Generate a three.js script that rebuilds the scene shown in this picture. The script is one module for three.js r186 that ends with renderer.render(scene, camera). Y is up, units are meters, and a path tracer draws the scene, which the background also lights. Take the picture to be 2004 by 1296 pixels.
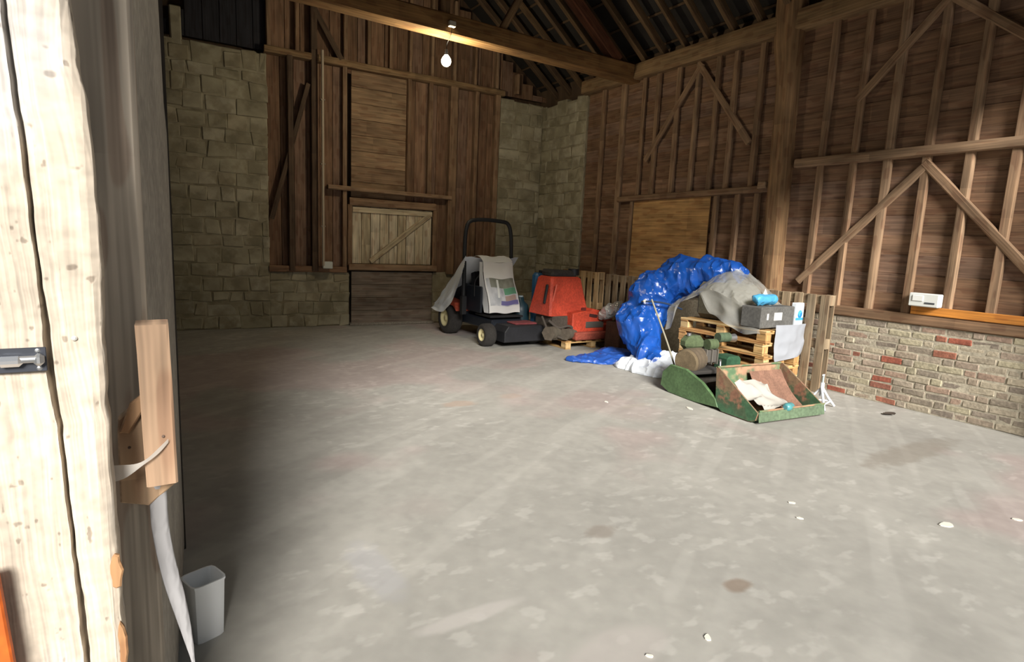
import * as THREE from 'three';
import { MarchingCubes } from 'three/addons/objects/MarchingCubes.js';
import { mergeGeometries, mergeVertices, toCreasedNormals } from 'three/addons/utils/BufferGeometryUtils.js';

// ---------------------------------------------------------------- camera, sky, sun, exposure
const scene = new THREE.Scene();
const camera = new THREE.PerspectiveCamera(59.49, 2004 / 1296, 0.05, 200);
camera.position.set(0, 1.55, 0);
camera.up.set(0.04176, 0.98791, -0.14928);
camera.lookAt(0.52823, 1.55 - 0.14866, -0.83599);
scene.background = new THREE.Color().setRGB(0.30, 0.32, 0.335);   // dull overcast sky
const sun = new THREE.DirectionalLight(0xfffaf3, 8.8);           // hazy sun, softened by thin cloud
{
  const az = 21 * Math.PI / 180, el = 28 * Math.PI / 180, d = 20;
  sun.position.set(2 - Math.sin(az) * Math.cos(el) * d, Math.sin(el) * d, -4 + Math.cos(az) * Math.cos(el) * d);
  sun.target.position.set(2, 0, -4);
  sun.castShadow = true; sun.shadow.radius = 38; sun.shadow.mapSize.set(2048, 2048);
  Object.assign(sun.shadow.camera, { left: -12, right: 12, top: 12, bottom: -12, near: 0.5, far: 50 });
  sun.name = 'sun'; scene.add(sun, sun.target);
}
const renderer = new THREE.WebGLRenderer({ antialias: true });
renderer.toneMapping = THREE.LinearToneMapping;
renderer.toneMappingExposure = 1.0;
renderer.shadowMap.enabled = true;

// ---------------------------------------------------------------- helpers
const V = (x, y, z) => new THREE.Vector3(x, y, z);
let seed = 7;
const rnd = () => { seed = (seed * 1664525 + 1013904223) >>> 0; return seed / 4294967296; };
const rr = (a, b) => a + (b - a) * rnd();
const pick = (a) => a[Math.floor(rnd() * a.length)];
const clamp = (x, a = 0, b = 1) => Math.min(b, Math.max(a, x));
const smooth = (a, b, x) => { const t = clamp((x - a) / (b - a)); return t * t * (3 - 2 * t); };
// lattice noise, tileable with period p
const H = new Float32Array(65536); for (let i = 0; i < 65536; i++) H[i] = rnd();
const h2 = (x, y, s) => H[(x * 374761 + y * 668265 + s * 974711) & 65535];
function n2(x, y, px = 4096, py = 4096, s = 0) {
  const xi = Math.floor(x), yi = Math.floor(y), fx = x - xi, fy = y - yi, u = fx * fx * (3 - 2 * fx), v = fy * fy * (3 - 2 * fy);
  const x0 = ((xi % px) + px) % px, x1 = (x0 + 1) % px, y0 = ((yi % py) + py) % py, y1 = (y0 + 1) % py;
  const a = h2(x0, y0, s), b = h2(x1, y0, s), c = h2(x0, y1, s), d = h2(x1, y1, s);
  return a + (b - a) * u + (c - a) * v + (a - b - c + d) * u * v;
}
function fbm2(x, y, p, o, s = 0) { let r = 0, w = 0.5, t = 0; for (let i = 0; i < o; i++) { r += w * n2(x, y, p, p, s + i); t += w; x *= 2; y *= 2; p *= 2; w *= 0.5; } return r / t; }
const h3 = (x, y, z) => H[(x * 374761 + y * 668265 + z * 1274126) & 65535];
function n3(x, y, z) {
  const xi = Math.floor(x), yi = Math.floor(y), zi = Math.floor(z), fx = x - xi, fy = y - yi, fz = z - zi;
  const u = fx * fx * (3 - 2 * fx), v = fy * fy * (3 - 2 * fy), w = fz * fz * (3 - 2 * fz), L = (a, b, t) => a + (b - a) * t;
  return L(L(L(h3(xi, yi, zi), h3(xi + 1, yi, zi), u), L(h3(xi, yi + 1, zi), h3(xi + 1, yi + 1, zi), u), v),
    L(L(h3(xi, yi, zi + 1), h3(xi + 1, yi, zi + 1), u), L(h3(xi, yi + 1, zi + 1), h3(xi + 1, yi + 1, zi + 1), u), v), w);
}
const ridge = (x, y, z) => 1 - Math.abs(2 * n3(x, y, z) - 1);

function tex(w, h, fn, sx, sy, srgb = true) {   // fn(u,v) -> [r,g,b] 0..1, sx/sy size in metres
  const d = new Uint8Array(w * h * 4);
  for (let j = 0; j < h; j++) for (let i = 0; i < w; i++) {
    const c = fn(i / w, j / h), k = (j * w + i) * 4;
    d[k] = clamp(c[0]) * 255; d[k + 1] = clamp(c[1]) * 255; d[k + 2] = clamp(c[2]) * 255; d[k + 3] = 255;
  }
  const t = new THREE.DataTexture(d, w, h); t.magFilter = THREE.LinearFilter; t.minFilter = THREE.LinearMipmapLinearFilter; t.generateMipmaps = true;
  t.wrapS = t.wrapT = THREE.RepeatWrapping; t.repeat.set(1 / sx, 1 / sy);
  if (srgb) t.colorSpace = THREE.SRGBColorSpace;
  t.needsUpdate = true; return t;
}
const taken = {};
function numbered(n) { const k = taken[n] = (taken[n] ?? -1) + 1; return k ? n + '_' + String(k).padStart(3, '0') : n; }
function mesh(name, geo, mat, parent, pos, rot) {
  const m = new THREE.Mesh(geo, mat); m.name = parent ? name : numbered(name); m.castShadow = m.receiveShadow = true;
  if (pos) m.position.set(...pos); if (rot) m.rotation.set(...rot);
  (parent ?? scene).add(m); return m;
}
function tag(o, label, category, group, kind) { o.userData.label = label; o.userData.category = category; if (group) o.userData.group = group; if (kind) o.userData.kind = kind; return o; }
function thing(name, label, category, pos = [0, 0, 0], turn = 0, group, kind) {
  const g = new THREE.Group(); g.name = numbered(name); g.position.set(...pos); g.rotation.y = turn; scene.add(g);
  return tag(g, label, category, group, kind);
}
// box with cut edges, uv in metres with the grain (v) along the longest side; jit moves its corners
function cbox(w, h, d, c = 0.004, jit = 0, at) {
  c = Math.min(c, w * 0.45, h * 0.45, d * 0.45);
  const S = [-1, 1], P = {}, dims = [w, h, d], g = dims.indexOf(Math.max(...dims)), ou = at ? at[0] : rr(0, 5), ov = at ? at[1] : rr(0, 5);
  for (const a of S) for (const b of S) for (const e of S) {
    const j = [rr(-jit, jit), rr(-jit, jit), rr(-jit * 0.6, jit * 0.6)], k = [a, b, e].join();
    P[k] = [0, 1, 2].map((f) => [a, b, e].map((s, i) => s * (dims[i] / 2 - (i === f ? 0 : c)) + j[i]));
  }
  const pos = [], uv = [], A = V(), B = V();
  const tri = (p, q, r, f) => {
    A.set(q[0] - p[0], q[1] - p[1], q[2] - p[2]).cross(B.set(r[0] - p[0], r[1] - p[1], r[2] - p[2]));
    const o = A.x * (p[0] + q[0] + r[0]) + A.y * (p[1] + q[1] + r[1]) + A.z * (p[2] + q[2] + r[2]) < 0 ? [p, r, q] : [p, q, r];
    for (const t of o) {
      pos.push(...t);
      const ax = [0, 1, 2].filter((i) => i !== f), vi = ax.includes(g) ? g : ax[1], ui = ax.find((i) => i !== vi);
      at ? uv.push(t[f === 0 ? 2 : 0] + ou, t[f === 1 ? 2 : 1] + ov) : uv.push(t[ui] + ou + f * 0.37, t[vi] + ov);
    }
  };
  const quad = (a, b, d2, e, f) => { tri(a, b, e, f); tri(a, e, d2, f); };
  const K = (i, s, j, t, k, u) => { const r = [0, 0, 0]; r[i] = s; r[j] = t; r[k] = u; return r.join(); };
  for (let i = 0; i < 3; i++) {
    const j = (i + 1) % 3, k = (i + 2) % 3;
    for (const s of S) quad(P[K(i, s, j, -1, k, -1)][i], P[K(i, s, j, 1, k, -1)][i], P[K(i, s, j, -1, k, 1)][i], P[K(i, s, j, 1, k, 1)][i], i);
    for (const s of S) for (const t of S) { const p = P[K(i, -1, j, s, k, t)], q = P[K(i, 1, j, s, k, t)]; quad(p[j], p[k], q[j], q[k], j); }
  }
  for (const k in P) tri(...P[k], 0);
  const G = new THREE.BufferGeometry();
  G.setAttribute('position', new THREE.Float32BufferAttribute(pos, 3)); G.setAttribute('uv', new THREE.Float32BufferAttribute(uv, 2));
  G.computeVertexNormals(); return G;
}
// surface through rings of points (all with the same count), closed round each ring
function loft(rings, { caps = true, closed = true, crease = 0.7, uvs, zero } = {}) {
  const pos = [], uv = [], idx = [], n = rings[0].length, cols = closed ? n + 1 : n, ou = uvs || zero ? 0 : rr(0, 3), ov = uvs || zero ? 0 : rr(0, 3);
  let v = 0;
  rings.forEach((R, r) => {
    if (r) v += R[0].distanceTo(rings[r - 1][0]);
    let u = 0;
    for (let i = 0; i < cols; i++) {
      const p = R[i % n]; if (i) u += rings[0][i % n].distanceTo(rings[0][i - 1]);
      pos.push(p.x, p.y, p.z);
      if (uvs) uv.push(i / (cols - 1), r / (rings.length - 1)); else uv.push(u + ou, v + ov);
    }
  });
  for (let r = 0; r + 1 < rings.length; r++) for (let i = 0; i + 1 < cols; i++) {
    const a = r * cols + i, b = a + 1, c = a + cols, d = c + 1; idx.push(a, b, d, a, d, c);
  }
  if (caps && closed) for (const [r, flip] of [[0, 1], [rings.length - 1, 0]]) {
    const c = V(0, 0, 0); rings[r].forEach((p) => c.add(p)); c.divideScalar(n);
    const k = pos.length / 3; pos.push(c.x, c.y, c.z); uv.push(ou, ov);
    for (let i = 0; i < n; i++) { const p = rings[r][i]; pos.push(p.x, p.y, p.z); uv.push(ou + p.x - c.x, ov + p.z - c.z); }
    for (let i = 0; i < n; i++) { const a = k + 1 + i, b = k + 1 + (i + 1) % n; flip ? idx.push(k, b, a) : idx.push(k, a, b); }
  }
  const G = new THREE.BufferGeometry();
  G.setAttribute('position', new THREE.Float32BufferAttribute(pos, 3)); G.setAttribute('uv', new THREE.Float32BufferAttribute(uv, 2)); G.setIndex(idx);
  return toCreasedNormals(G, crease);
}
// squared timber along y from 0 to L, hewn: its section wanders a little
function beam(w, d, L, { seg = 4, rough = 0.004, c = 0.012, taper = 1 } = {}) {
  const rings = [], s = rr(0, 90);
  for (let r = 0; r <= seg; r++) {
    const t = r / seg, k = 1 + (taper - 1) * t, x = w / 2 * k, z = d / 2 * k, o = [];
    for (const [a, b] of [[1, 1 - 2 * c / d], [1 - 2 * c / w, 1], [-1 + 2 * c / w, 1], [-1, 1 - 2 * c / d], [-1, -1 + 2 * c / d], [-1 + 2 * c / w, -1], [1 - 2 * c / w, -1], [1, -1 + 2 * c / d]])
      o.push(V(a * x + (n3(a * 3 + s, t * seg * 0.6, b * 3) - 0.5) * 2 * rough, t * L, b * z + (n3(b * 3 + 7, t * seg * 0.6 + s, a * 3) - 0.5) * 2 * rough));
    rings.push(o.reverse());
  }
  return loft(rings);
}
// a timber from a to b (parent space); d is its depth along 'out'
function strut(name, a, b, w, d, mat, parent, out = V(0, 0, 1), o = {}) {
  const A = V(...a), B = V(...b), y = B.clone().sub(A), L = y.length(); y.normalize();
  const z = out.clone().addScaledVector(y, -out.dot(y)).normalize(), x = y.clone().cross(z);
  const m = mesh(name, beam(w, d, L, o), mat, parent);
  m.quaternion.setFromRotationMatrix(new THREE.Matrix4().makeBasis(x, y, z)); m.position.copy(A); return m;
}
function tube(pts, r, seg = 24, rad = 8) { return new THREE.TubeGeometry(new THREE.CatmullRomCurve3(pts.map((p) => V(...p)), false, 'centripetal'), seg, r, rad); }
function grid(nu, nv, fn) {
  const pos = [], uv = [], idx = [];
  for (let j = 0; j <= nv; j++) for (let i = 0; i <= nu; i++) { const p = fn(i / nu, j / nv); pos.push(p[0], p[1], p[2]); uv.push(i / nu, j / nv); }
  for (let j = 0; j < nv; j++) for (let i = 0; i < nu; i++) { const a = j * (nu + 1) + i, b = a + 1, c = a + nu + 1, d = c + 1; idx.push(a, b, d, a, d, c); }
  const G = new THREE.BufferGeometry(); G.setAttribute('position', new THREE.Float32BufferAttribute(pos, 3)); G.setAttribute('uv', new THREE.Float32BufferAttribute(uv, 2)); G.setIndex(idx); G.computeVertexNormals(); return G;
}
function prism(pts, depth, bevel = 0.004) {   // outline in x,y, thick along z, centred
  const s = new THREE.Shape(pts.map((p) => new THREE.Vector2(...p)));
  const g = new THREE.ExtrudeGeometry(s, { depth: depth - 2 * bevel, bevelEnabled: true, bevelThickness: bevel, bevelSize: bevel, bevelSegments: 1, curveSegments: 6 });
  g.translate(0, 0, -(depth - 2 * bevel) / 2); return g;
}
// smooth union of capsules, meshed, then crumpled
function blob(lo, hi, res, sdf) {
  const mc = new MarchingCubes(res, new THREE.MeshStandardMaterial(), false, false, 400000), half = res / 2;
  mc.isolation = 0;
  const c = lo.clone().add(hi).multiplyScalar(0.5), e = hi.clone().sub(lo).multiplyScalar(0.5);
  for (let k = 0; k < res; k++) for (let j = 0; j < res; j++) for (let i = 0; i < res; i++)
    mc.field[i + j * res + k * res * res] = -sdf(c.x + (i - half) / half * e.x, c.y + (j - half) / half * e.y, c.z + (k - half) / half * e.z);
  mc.update();
  const n = mc.count ?? mc.geometry.drawRange.count, p = new Float32Array(mc.positionArray.slice(0, n * 3));
  for (let i = 0; i < n; i++) { p[3 * i] = c.x + p[3 * i] * e.x; p[3 * i + 1] = c.y + p[3 * i + 1] * e.y; p[3 * i + 2] = c.z + p[3 * i + 2] * e.z; }
  let g = new THREE.BufferGeometry(); g.setAttribute('position', new THREE.BufferAttribute(p, 3)); g = mergeVertices(g, 1e-4); g.computeVertexNormals(); return g;
}
const cap = (x, y, z, a, b, ra, rb) => {
  const px = x - a[0], py = y - a[1], pz = z - a[2], bx = b[0] - a[0], by = b[1] - a[1], bz = b[2] - a[2];
  const t = clamp((px * bx + py * by + pz * bz) / (bx * bx + by * by + bz * bz + 1e-9));
  return Math.hypot(px - bx * t, py - by * t, pz - bz * t) - (ra + (rb - ra) * t);
};
const smin = (a, b, k) => { const h = Math.max(k - Math.abs(a - b), 0) / k; return Math.min(a, b) - h * h * k / 4; };
function crumple(g, amp, f1, f2, floorY = -1, fy = 1) {
  const P = g.attributes.position, N = g.attributes.normal;
  for (let i = 0; i < P.count; i++) {
    const x = P.getX(i), y = P.getY(i), z = P.getZ(i), w = y * fy;
    const r1 = ridge(x * f1, w * f1, z * f1), r2 = ridge(x * f2 + 9, w * f2, z * f2), r3 = ridge(x * f2 * 2.3, w * f2 * 2.3 + 4, z * f2 * 2.3), d = amp * (1.5 * (r1 * r1 - 0.4) + 0.9 * (r2 * r2 - 0.4) + 0.25 * (r3 - 0.6));
    P.setXYZ(i, x + N.getX(i) * d, Math.max(floorY, y + N.getY(i) * d), z + N.getZ(i) * d);
  }
  g.computeVertexNormals(); return toCreasedNormals(g, 0.28);
}

// ---------------------------------------------------------------- materials
const woodT = tex(512, 1024, (u, v) => {
  const w = n2(u * 6, v * 4, 6, 4, 3) * 0.5, g = n2((u + w * 0.06) * 90, v * 6, 90, 6, 1) * 0.5 + n2((u + w * 0.1) * 36, v * 4, 36, 4, 2) * 0.5;
  const b = fbm2(u * 3, v * 5, 8, 4, 11), s = 0.55 + 0.30 * g + 0.28 * b, r = smooth(0.62, 0.75, n2(u * 14, v * 9, 14, 9, 20)) * 0.1;
  return [s - r * 0.7, s * 0.985 - r, s * 0.965 - r * 1.1];
}, 0.5, 1.6);
const plainT = tex(512, 512, (u, v) => { const s = 0.66 + 0.2 * fbm2(u * 5, v * 5, 5, 5, 2) + 0.22 * (fbm2(u * 40, v * 40, 40, 3, 5) - 0.2); return [s, s, s * 0.985]; }, 0.8, 0.8);
const limeT = tex(512, 512, (u, v) => {   // limewash flaking off rubble stone
  const a = fbm2(u * 5, v * 5, 5, 5, 31), b = fbm2(u * 9, v * 9, 9, 5, 44), s = 0.80 + 0.20 * (b - 0.3), k = smooth(0.38, 0.62, a);
  return [s * (0.86 + 0.14 * k), s * (0.85 + 0.15 * k), s * (0.81 + 0.17 * k)];
}, 1.1, 1.1);
const rustT = tex(512, 512, (u, v) => {   // green paint worn to rust and dirt
  const a = fbm2(u * 4, v * 4, 4, 5, 51), b = fbm2(u * 16, v * 16, 16, 4, 57), k = smooth(0.34, 0.52, a * 0.75 + b * 0.25), s = 1.0 + 0.4 * (b - 0.5);
  return [(0.34 + 0.26 * k) * s, (0.45 + 0.02 * k) * s, (0.32 + 0.05 * k) * s];
}, 0.9, 0.9);
const S = (color, o = {}) => new THREE.MeshStandardMaterial({ color, roughness: 0.9, ...o });
const W = (color, o = {}) => S(color, { map: woodT, bumpMap: woodT, bumpScale: 0.002, roughness: 0.88, ...o });
const boardM = [0x94745a, 0x8a6b53, 0x9c7c63, 0x907461, 0x86684f].map((c) => W(c));
const studM = [0x9f8266, 0x95795e, 0xa68a6e].map((c) => W(c));
const oakM = [0x9b7f5c, 0x8f7352].map((c) => W(c));
const darkWoodM = W(0x64513f), roofM = S(0x2c2724, { map: plainT }), rafterM = [0x6f583c, 0x5f4b35].map((c) => W(c));
const paleM = [0xd8b98a, 0xcfae80, 0xe0c294, 0xc6a678].map((c) => W(c));
const stoneM = [0xc6bda4, 0xc0b79e, 0xccc3ac, 0xbbb299, 0xc4b99f].map((c) => S(c, { map: limeT, bumpMap: limeT, bumpScale: 0.012 }));
const mortarM = S(0xbbb198, { map: limeT, bumpMap: limeT, bumpScale: 0.01 });
const blackM = S(0x17181b, { roughness: 0.6 }), navyM = S(0x1a2029, { roughness: 0.45 }), rubberM = S(0x3a3735, { map: plainT, roughness: 0.95 });
const steelM = S(0xa9abad, { metalness: 0.9, roughness: 0.35 });

// ---------------------------------------------------------------- setting: floor and yard
const FX = 14, floorT = tex(2048, 2048, (u, v) => {
  const x = u * FX - 3, z = v * FX - 11.5;
  const big = fbm2(x * 0.5 + 20, z * 0.5 + 20, 4096, 4, 61), mid = fbm2(x * 2.2 + 50, z * 2.2 + 50, 4096, 4, 71), fine = fbm2(x * 16 + 90, z * 16 + 90, 4096, 4, 81);
  let s = 0.61 + 0.09 * (big - 0.5) + 0.08 * (mid - 0.5) + 0.06 * (fine - 0.5);
  let r = s * 1.0, g = s * 0.985, b = s * 0.94;
  const pk = smooth(0.52, 0.68, fbm2(x * 0.9 + 7, z * 0.9 + 3, 4096, 3, 91)); r += 0.022 * pk; g -= 0.012 * pk; b -= 0.006 * pk;
  // pale scuffs and lime flecks, denser where the slab is worn near the doors
  const worn = smooth(0.42, 0.62, fbm2(x * 1.3 + 31, z * 1.3 + 77, 4096, 3, 99)), sc = smooth(0.60, 0.74, fbm2(x * 9 + 11, z * 15 + 5, 4096, 4, 101)) * (0.25 + 0.75 * worn);
  r += 0.05 * sc; g += 0.05 * sc; b += 0.05 * sc;
  // trowel drags running aslant
  const q = x * 0.5 + z * 0.86, w = x * 0.86 - z * 0.5, dr = smooth(0.62, 0.8, n2(q * 9 + 300, w * 1.1 + 300, 4096, 4096, 111)) * 0.025; r += dr; g += dr; b += dr;
  const spot = (X, Z, R, k, c) => { const d = Math.hypot((x - X) / R[0], (z - Z) / R[1]) + 0.5 * (fine - 0.5) + 0.5 * (mid - 0.5), t = k * (1 - smooth(0.6, 1.1, d)); if (t > 0) { r += (c[0] - r) * t; g += (c[1] - g) * t; b += (c[2] - b) * t; } };
  spot(2.30, -1.555, [0.085, 0.05], 0.6, [0.47, 0.40, 0.34]);
  spot(2.06, -2.26, [0.10, 0.075], 0.45, [0.50, 0.46, 0.42]);
  spot(2.5, -4.85, [0.2, 0.12], 0.5, [0.70, 0.60, 0.53]);
  spot(3.1, -4.9, [0.15, 0.1], 0.4, [0.70, 0.61, 0.55]);
  spot(1.1, -1.95, [0.26, 0.05], 0.6, [0.72, 0.70, 0.68]);
  spot(0.85, -2.5, [0.12, 0.3], 0.4, [0.66, 0.66, 0.68]);
  spot(1.5, -1.5, [0.28, 0.12], 0.45, [0.72, 0.69, 0.67]);
  spot(5.2, -2.1, [0.8, 0.16], 0.35, [0.47, 0.43, 0.38]);
  spot(4.1, -4.1, [0.25, 0.06], 0.4, [0.66, 0.63, 0.58]);
  return [r, g, b];
}, FX, FX);
{
  const y = thing('floor', 'worn pale grey concrete floor of the barn', 'floor', [0, 0, 0], 0, null, 'structure');
  const g = new THREE.BoxGeometry(9.6, 0.2, 13.2, 1, 1, 1); g.translate(3.2, -0.1, -4.5);
  const P = g.attributes.position, U = g.attributes.uv; for (let i = 0; i < P.count; i++) U.setXY(i, P.getX(i) + 3, P.getZ(i) + 11.5);
  mesh('slab', g, S(0xffffff, { map: floorT, bumpMap: floorT, bumpScale: 0.003, roughness: 0.8 }), y);
  const yard = mesh('ground', new THREE.BoxGeometry(70, 0.2, 60), S(0x6f695f, { map: plainT })); yard.position.set(3, -0.14, 32.1);
  tag(yard, 'gritty yard in front of the barn', 'ground', null, 'structure');
}

// ---------------------------------------------------------------- right-hand wall (x = 6.77): brick below, boarded frame above
const XR = 6.77;
{
  const w = thing('wall_right', 'long brick and timber framed wall with horizontal boards', 'wall', [XR, 0, 0], 0, null, 'structure');
  mesh('mortar_bed', cbox(0.3, 0.9, 8.5, 0.004), S(0xd0c6b2, { map: plainT, bumpMap: plainT, bumpScale: 0.006 }), w, [0.153, 0.45, -4.25]);
  const brickM = [0xb8aa99, 0xaa9d8d, 0xc2b5a1, 0xb3a290, 0xbfac9b, 0x9f9285, 0xc8bba5, 0xb99e8c, 0xc8bea3].map((c) => S(c, { map: plainT, bumpMap: plainT, bumpScale: 0.006 }));
  const redM = [0xb86a55, 0xac7260, 0xbf7d66].map((c) => S(c, { map: plainT, bumpMap: plainT, bumpScale: 0.006 }));
  const pitch = 0.9 / 12;
  for (let r = 0; r < 12; r++) {
    let z = -1.25 + (r % 2) * 0.11 + rr(-0.03, 0.03), k = r;
    while (z > -5.3) {
      const L = (k++ % 3 === 2 ? 0.105 : 0.222) * rr(0.94, 1.05), g = cbox(0.09, pitch - rr(0.011, 0.018), L - 0.013, rr(0.004, 0.008), 0.004);
      const red = rnd() < (r < 5 ? 0.11 : 0.05);
      mesh('brick', g, pick(red ? redM : brickM), w, [0.045 - rr(-0.002, 0.006), (r + 0.5) * pitch + rr(-0.003, 0.003), z - L / 2]);
      z -= L;
    }
  }
  strut('sill_plate', [0.05, 0.955, -1.3], [0.05, 0.955, -8.5], 0.11, 0.14, W(0x8c6f54), w, V(1, 0, 0), { seg: 8, rough: 0.006 });
  // horizontal boards outside the studs
  for (let i = 0; i < 17; i++) {
    const y0 = 1.0 + i * 0.205, cuts = [-1.3, -2.6 - (i % 3) * 0.37, -4.6, -6.1 - (i % 2) * 0.4, -8.55];
    for (let k = 0; k < 4; k++) {
      const L = cuts[k] - cuts[k + 1];
      const m = mesh('board', cbox(0.022, 0.212, L - 0.004, 0.003), pick(boardM), w, [0.07 + rr(-0.003, 0.003), y0 + 0.1, (cuts[k] + cuts[k + 1]) / 2], [0, 0, 0.05]);
      m.userData.piece = true;
    }
  }
  const weather = mesh('outer_cladding', new THREE.BoxGeometry(0.06, 4.6, 9.2), darkWoodM, w, [0.15, 2.6, -5.6]); weather.receiveShadow = true;
  const X = V(1, 0, 0), st = (z, y0, y1, wd = 0.085, dp = 0.055, lean = 0) => strut('stud', [dp / 2, y0, z], [dp / 2, y1, z + lean], wd, dp, pick(studM), w, X, { seg: 3, rough: 0.004 });
  for (const z of [-4.09, -3.71, -3.345, -2.97, -2.6, -2.235, -1.87, -1.5]) st(z, 1.01, 4.24, rr(0.08, 0.1));
  for (const z of [-7.13, -6.83, -6.42, -6.06, -5.71, -5.42, -5.02]) st(z, 2.42, 4.24, rr(0.07, 0.1));
  st(-7.6, 1.0, 4.24, 0.12, 0.09); for (const z of [-5.55, -5.2, -4.9]) st(z, 1.0, 2.35);
  st(-8.1, 1.0, 4.24, 0.1);
  // rails and lintel stand proud of the studs
  strut('rail', [0.01, 2.67, -4.4], [0.01, 2.67, -1.3], 0.1, 0.08, studM[2], w, X, { seg: 5, rough: 0.004 });
  strut('lintel', [0.01, 2.365, -7.55], [0.01, 2.395, -4.7], 0.09, 0.08, studM[1], w, X, { seg: 5, rough: 0.004 });
  mesh('cut_beam_end', cbox(0.12, 0.09, 0.12, 0.008, 0.006), studM[2], w, [-0.03, 2.43, -4.78]);
  const br = (a, b) => strut('brace', [0.015, a[1], a[0]], [0.015, b[1], b[0]], 0.09, 0.045, pick(studM), w, X, { seg: 4, rough: 0.004 });
  br([-2.93, 2.56], [-4.2, 1.25]); br([-2.98, 2.56], [-1.5, 0.98]);
  br([-2.93, 4.17], [-3.75, 3.3]); br([-2.98, 4.17], [-1.55, 2.98]);
  br([-6.0, 4.2], [-7.0, 2.95]); br([-6.06, 4.2], [-5.1, 3.0]);
  // wall plate
  strut('wall_plate', [0.02, 4.34, -8.6], [0.02, 4.34, -1.2], 0.22, 0.24, oakM[0], w, X, { seg: 12, rough: 0.015, c: 0.02 });
  // main post with its thicker head
  {
    const rings = []; for (let i = 0; i <= 14; i++) {
      const y = i / 14 * 5.2, j = smooth(3.6, 4.25, y), a = 0.125 + 0.05 * j + 0.012 * (n3(y * 2, 3, 1) - 0.5), d = 0.11 + 0.02 * j, zc = -4.53 - 0.022 * y - 0.04 * j + 0.03 * (n3(y, 8, 2) - 0.5), o = [];
      for (let k = 0; k < 12; k++) { const t = k / 12 * Math.PI * 2, c = Math.cos(t), s2 = Math.sin(t), q = 1 / Math.pow(Math.abs(c) ** 4 + Math.abs(s2) ** 4, 0.25); o.push(V(0.0 + d * c * q * (1 + 0.08 * (n3(k, y * 1.5, 4) - 0.5)), y, zc + a * s2 * q * (1 + 0.1 * (n3(k, y * 2, 9) - 0.5)))); }
      rings.push(o.reverse());
    }
    mesh('main_post', loft(rings, { crease: 0.6 }), W(0x9a7a57), w);
  }
  // plywood sheet over a blocked opening
  const ply = mesh('plywood_sheet', cbox(0.018, 1.42, 1.54, 0.002), W(0xd9ae74, { bumpScale: 0.0005 }), w, [0.04, 1.63, -6.43]); ply.userData.label = 'tan plywood sheet';
  st(-7.24, 1.0, 2.34, 0.06); 
  mesh('new_rail', cbox(0.05, 0.085, 1.62, 0.004), W(0xe0953f), w, [-0.0, 1.055, -2.09]).userData.label = 'bright orange-brown new timber rail';
  // stone return beside the corner
  rubble(w, -9.98, -8.55, 0, 4.22, 0.0, true);
}
// rubble stonework: courses of uneven blocks in front of a mortar core
function rubble(parent, a0, a1, y0, y1, face, alongZ, mats = stoneM) {
  const put = (name, g, m, a, y, out) => { const o = mesh(name, g, m, parent, alongZ ? [face + out, y, a] : [a, y, face - out]); if (alongZ) o.rotation.y = Math.PI / 2; return o; };
  put('rubble_core', cbox(a1 - a0, y1 - y0, 0.3, 0.01), mortarM, (a0 + a1) / 2, (y0 + y1) / 2, 0.163);
  let y = y0;
  while (y < y1 - 0.04) {
    let hgt = Math.min(rr(0.15, 0.27), y1 - y); if (y1 - y - hgt < 0.09) hgt = y1 - y;
    let a = a0;
    while (a < a1 - 0.03) {
      let wd = Math.min(rr(0.17, 0.44), a1 - a); if (a1 - a - wd < 0.1) wd = a1 - a;
      const top = y + hgt > y1 - 0.01 ? rr(-0.06, 0.05) : 0;
      put('stone', cbox(wd - rr(0.004, 0.016), hgt - rr(0.004, 0.016) + top, 0.12, rr(0.008, 0.018), 0.02, [a + wd / 2 + 20, y + hgt / 2]), pick(mats), a + wd / 2, y + hgt / 2 + top / 2, 0.062 + rr(-0.006, 0.004));
      a += wd;
    }
    y += hgt;
  }
}

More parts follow.
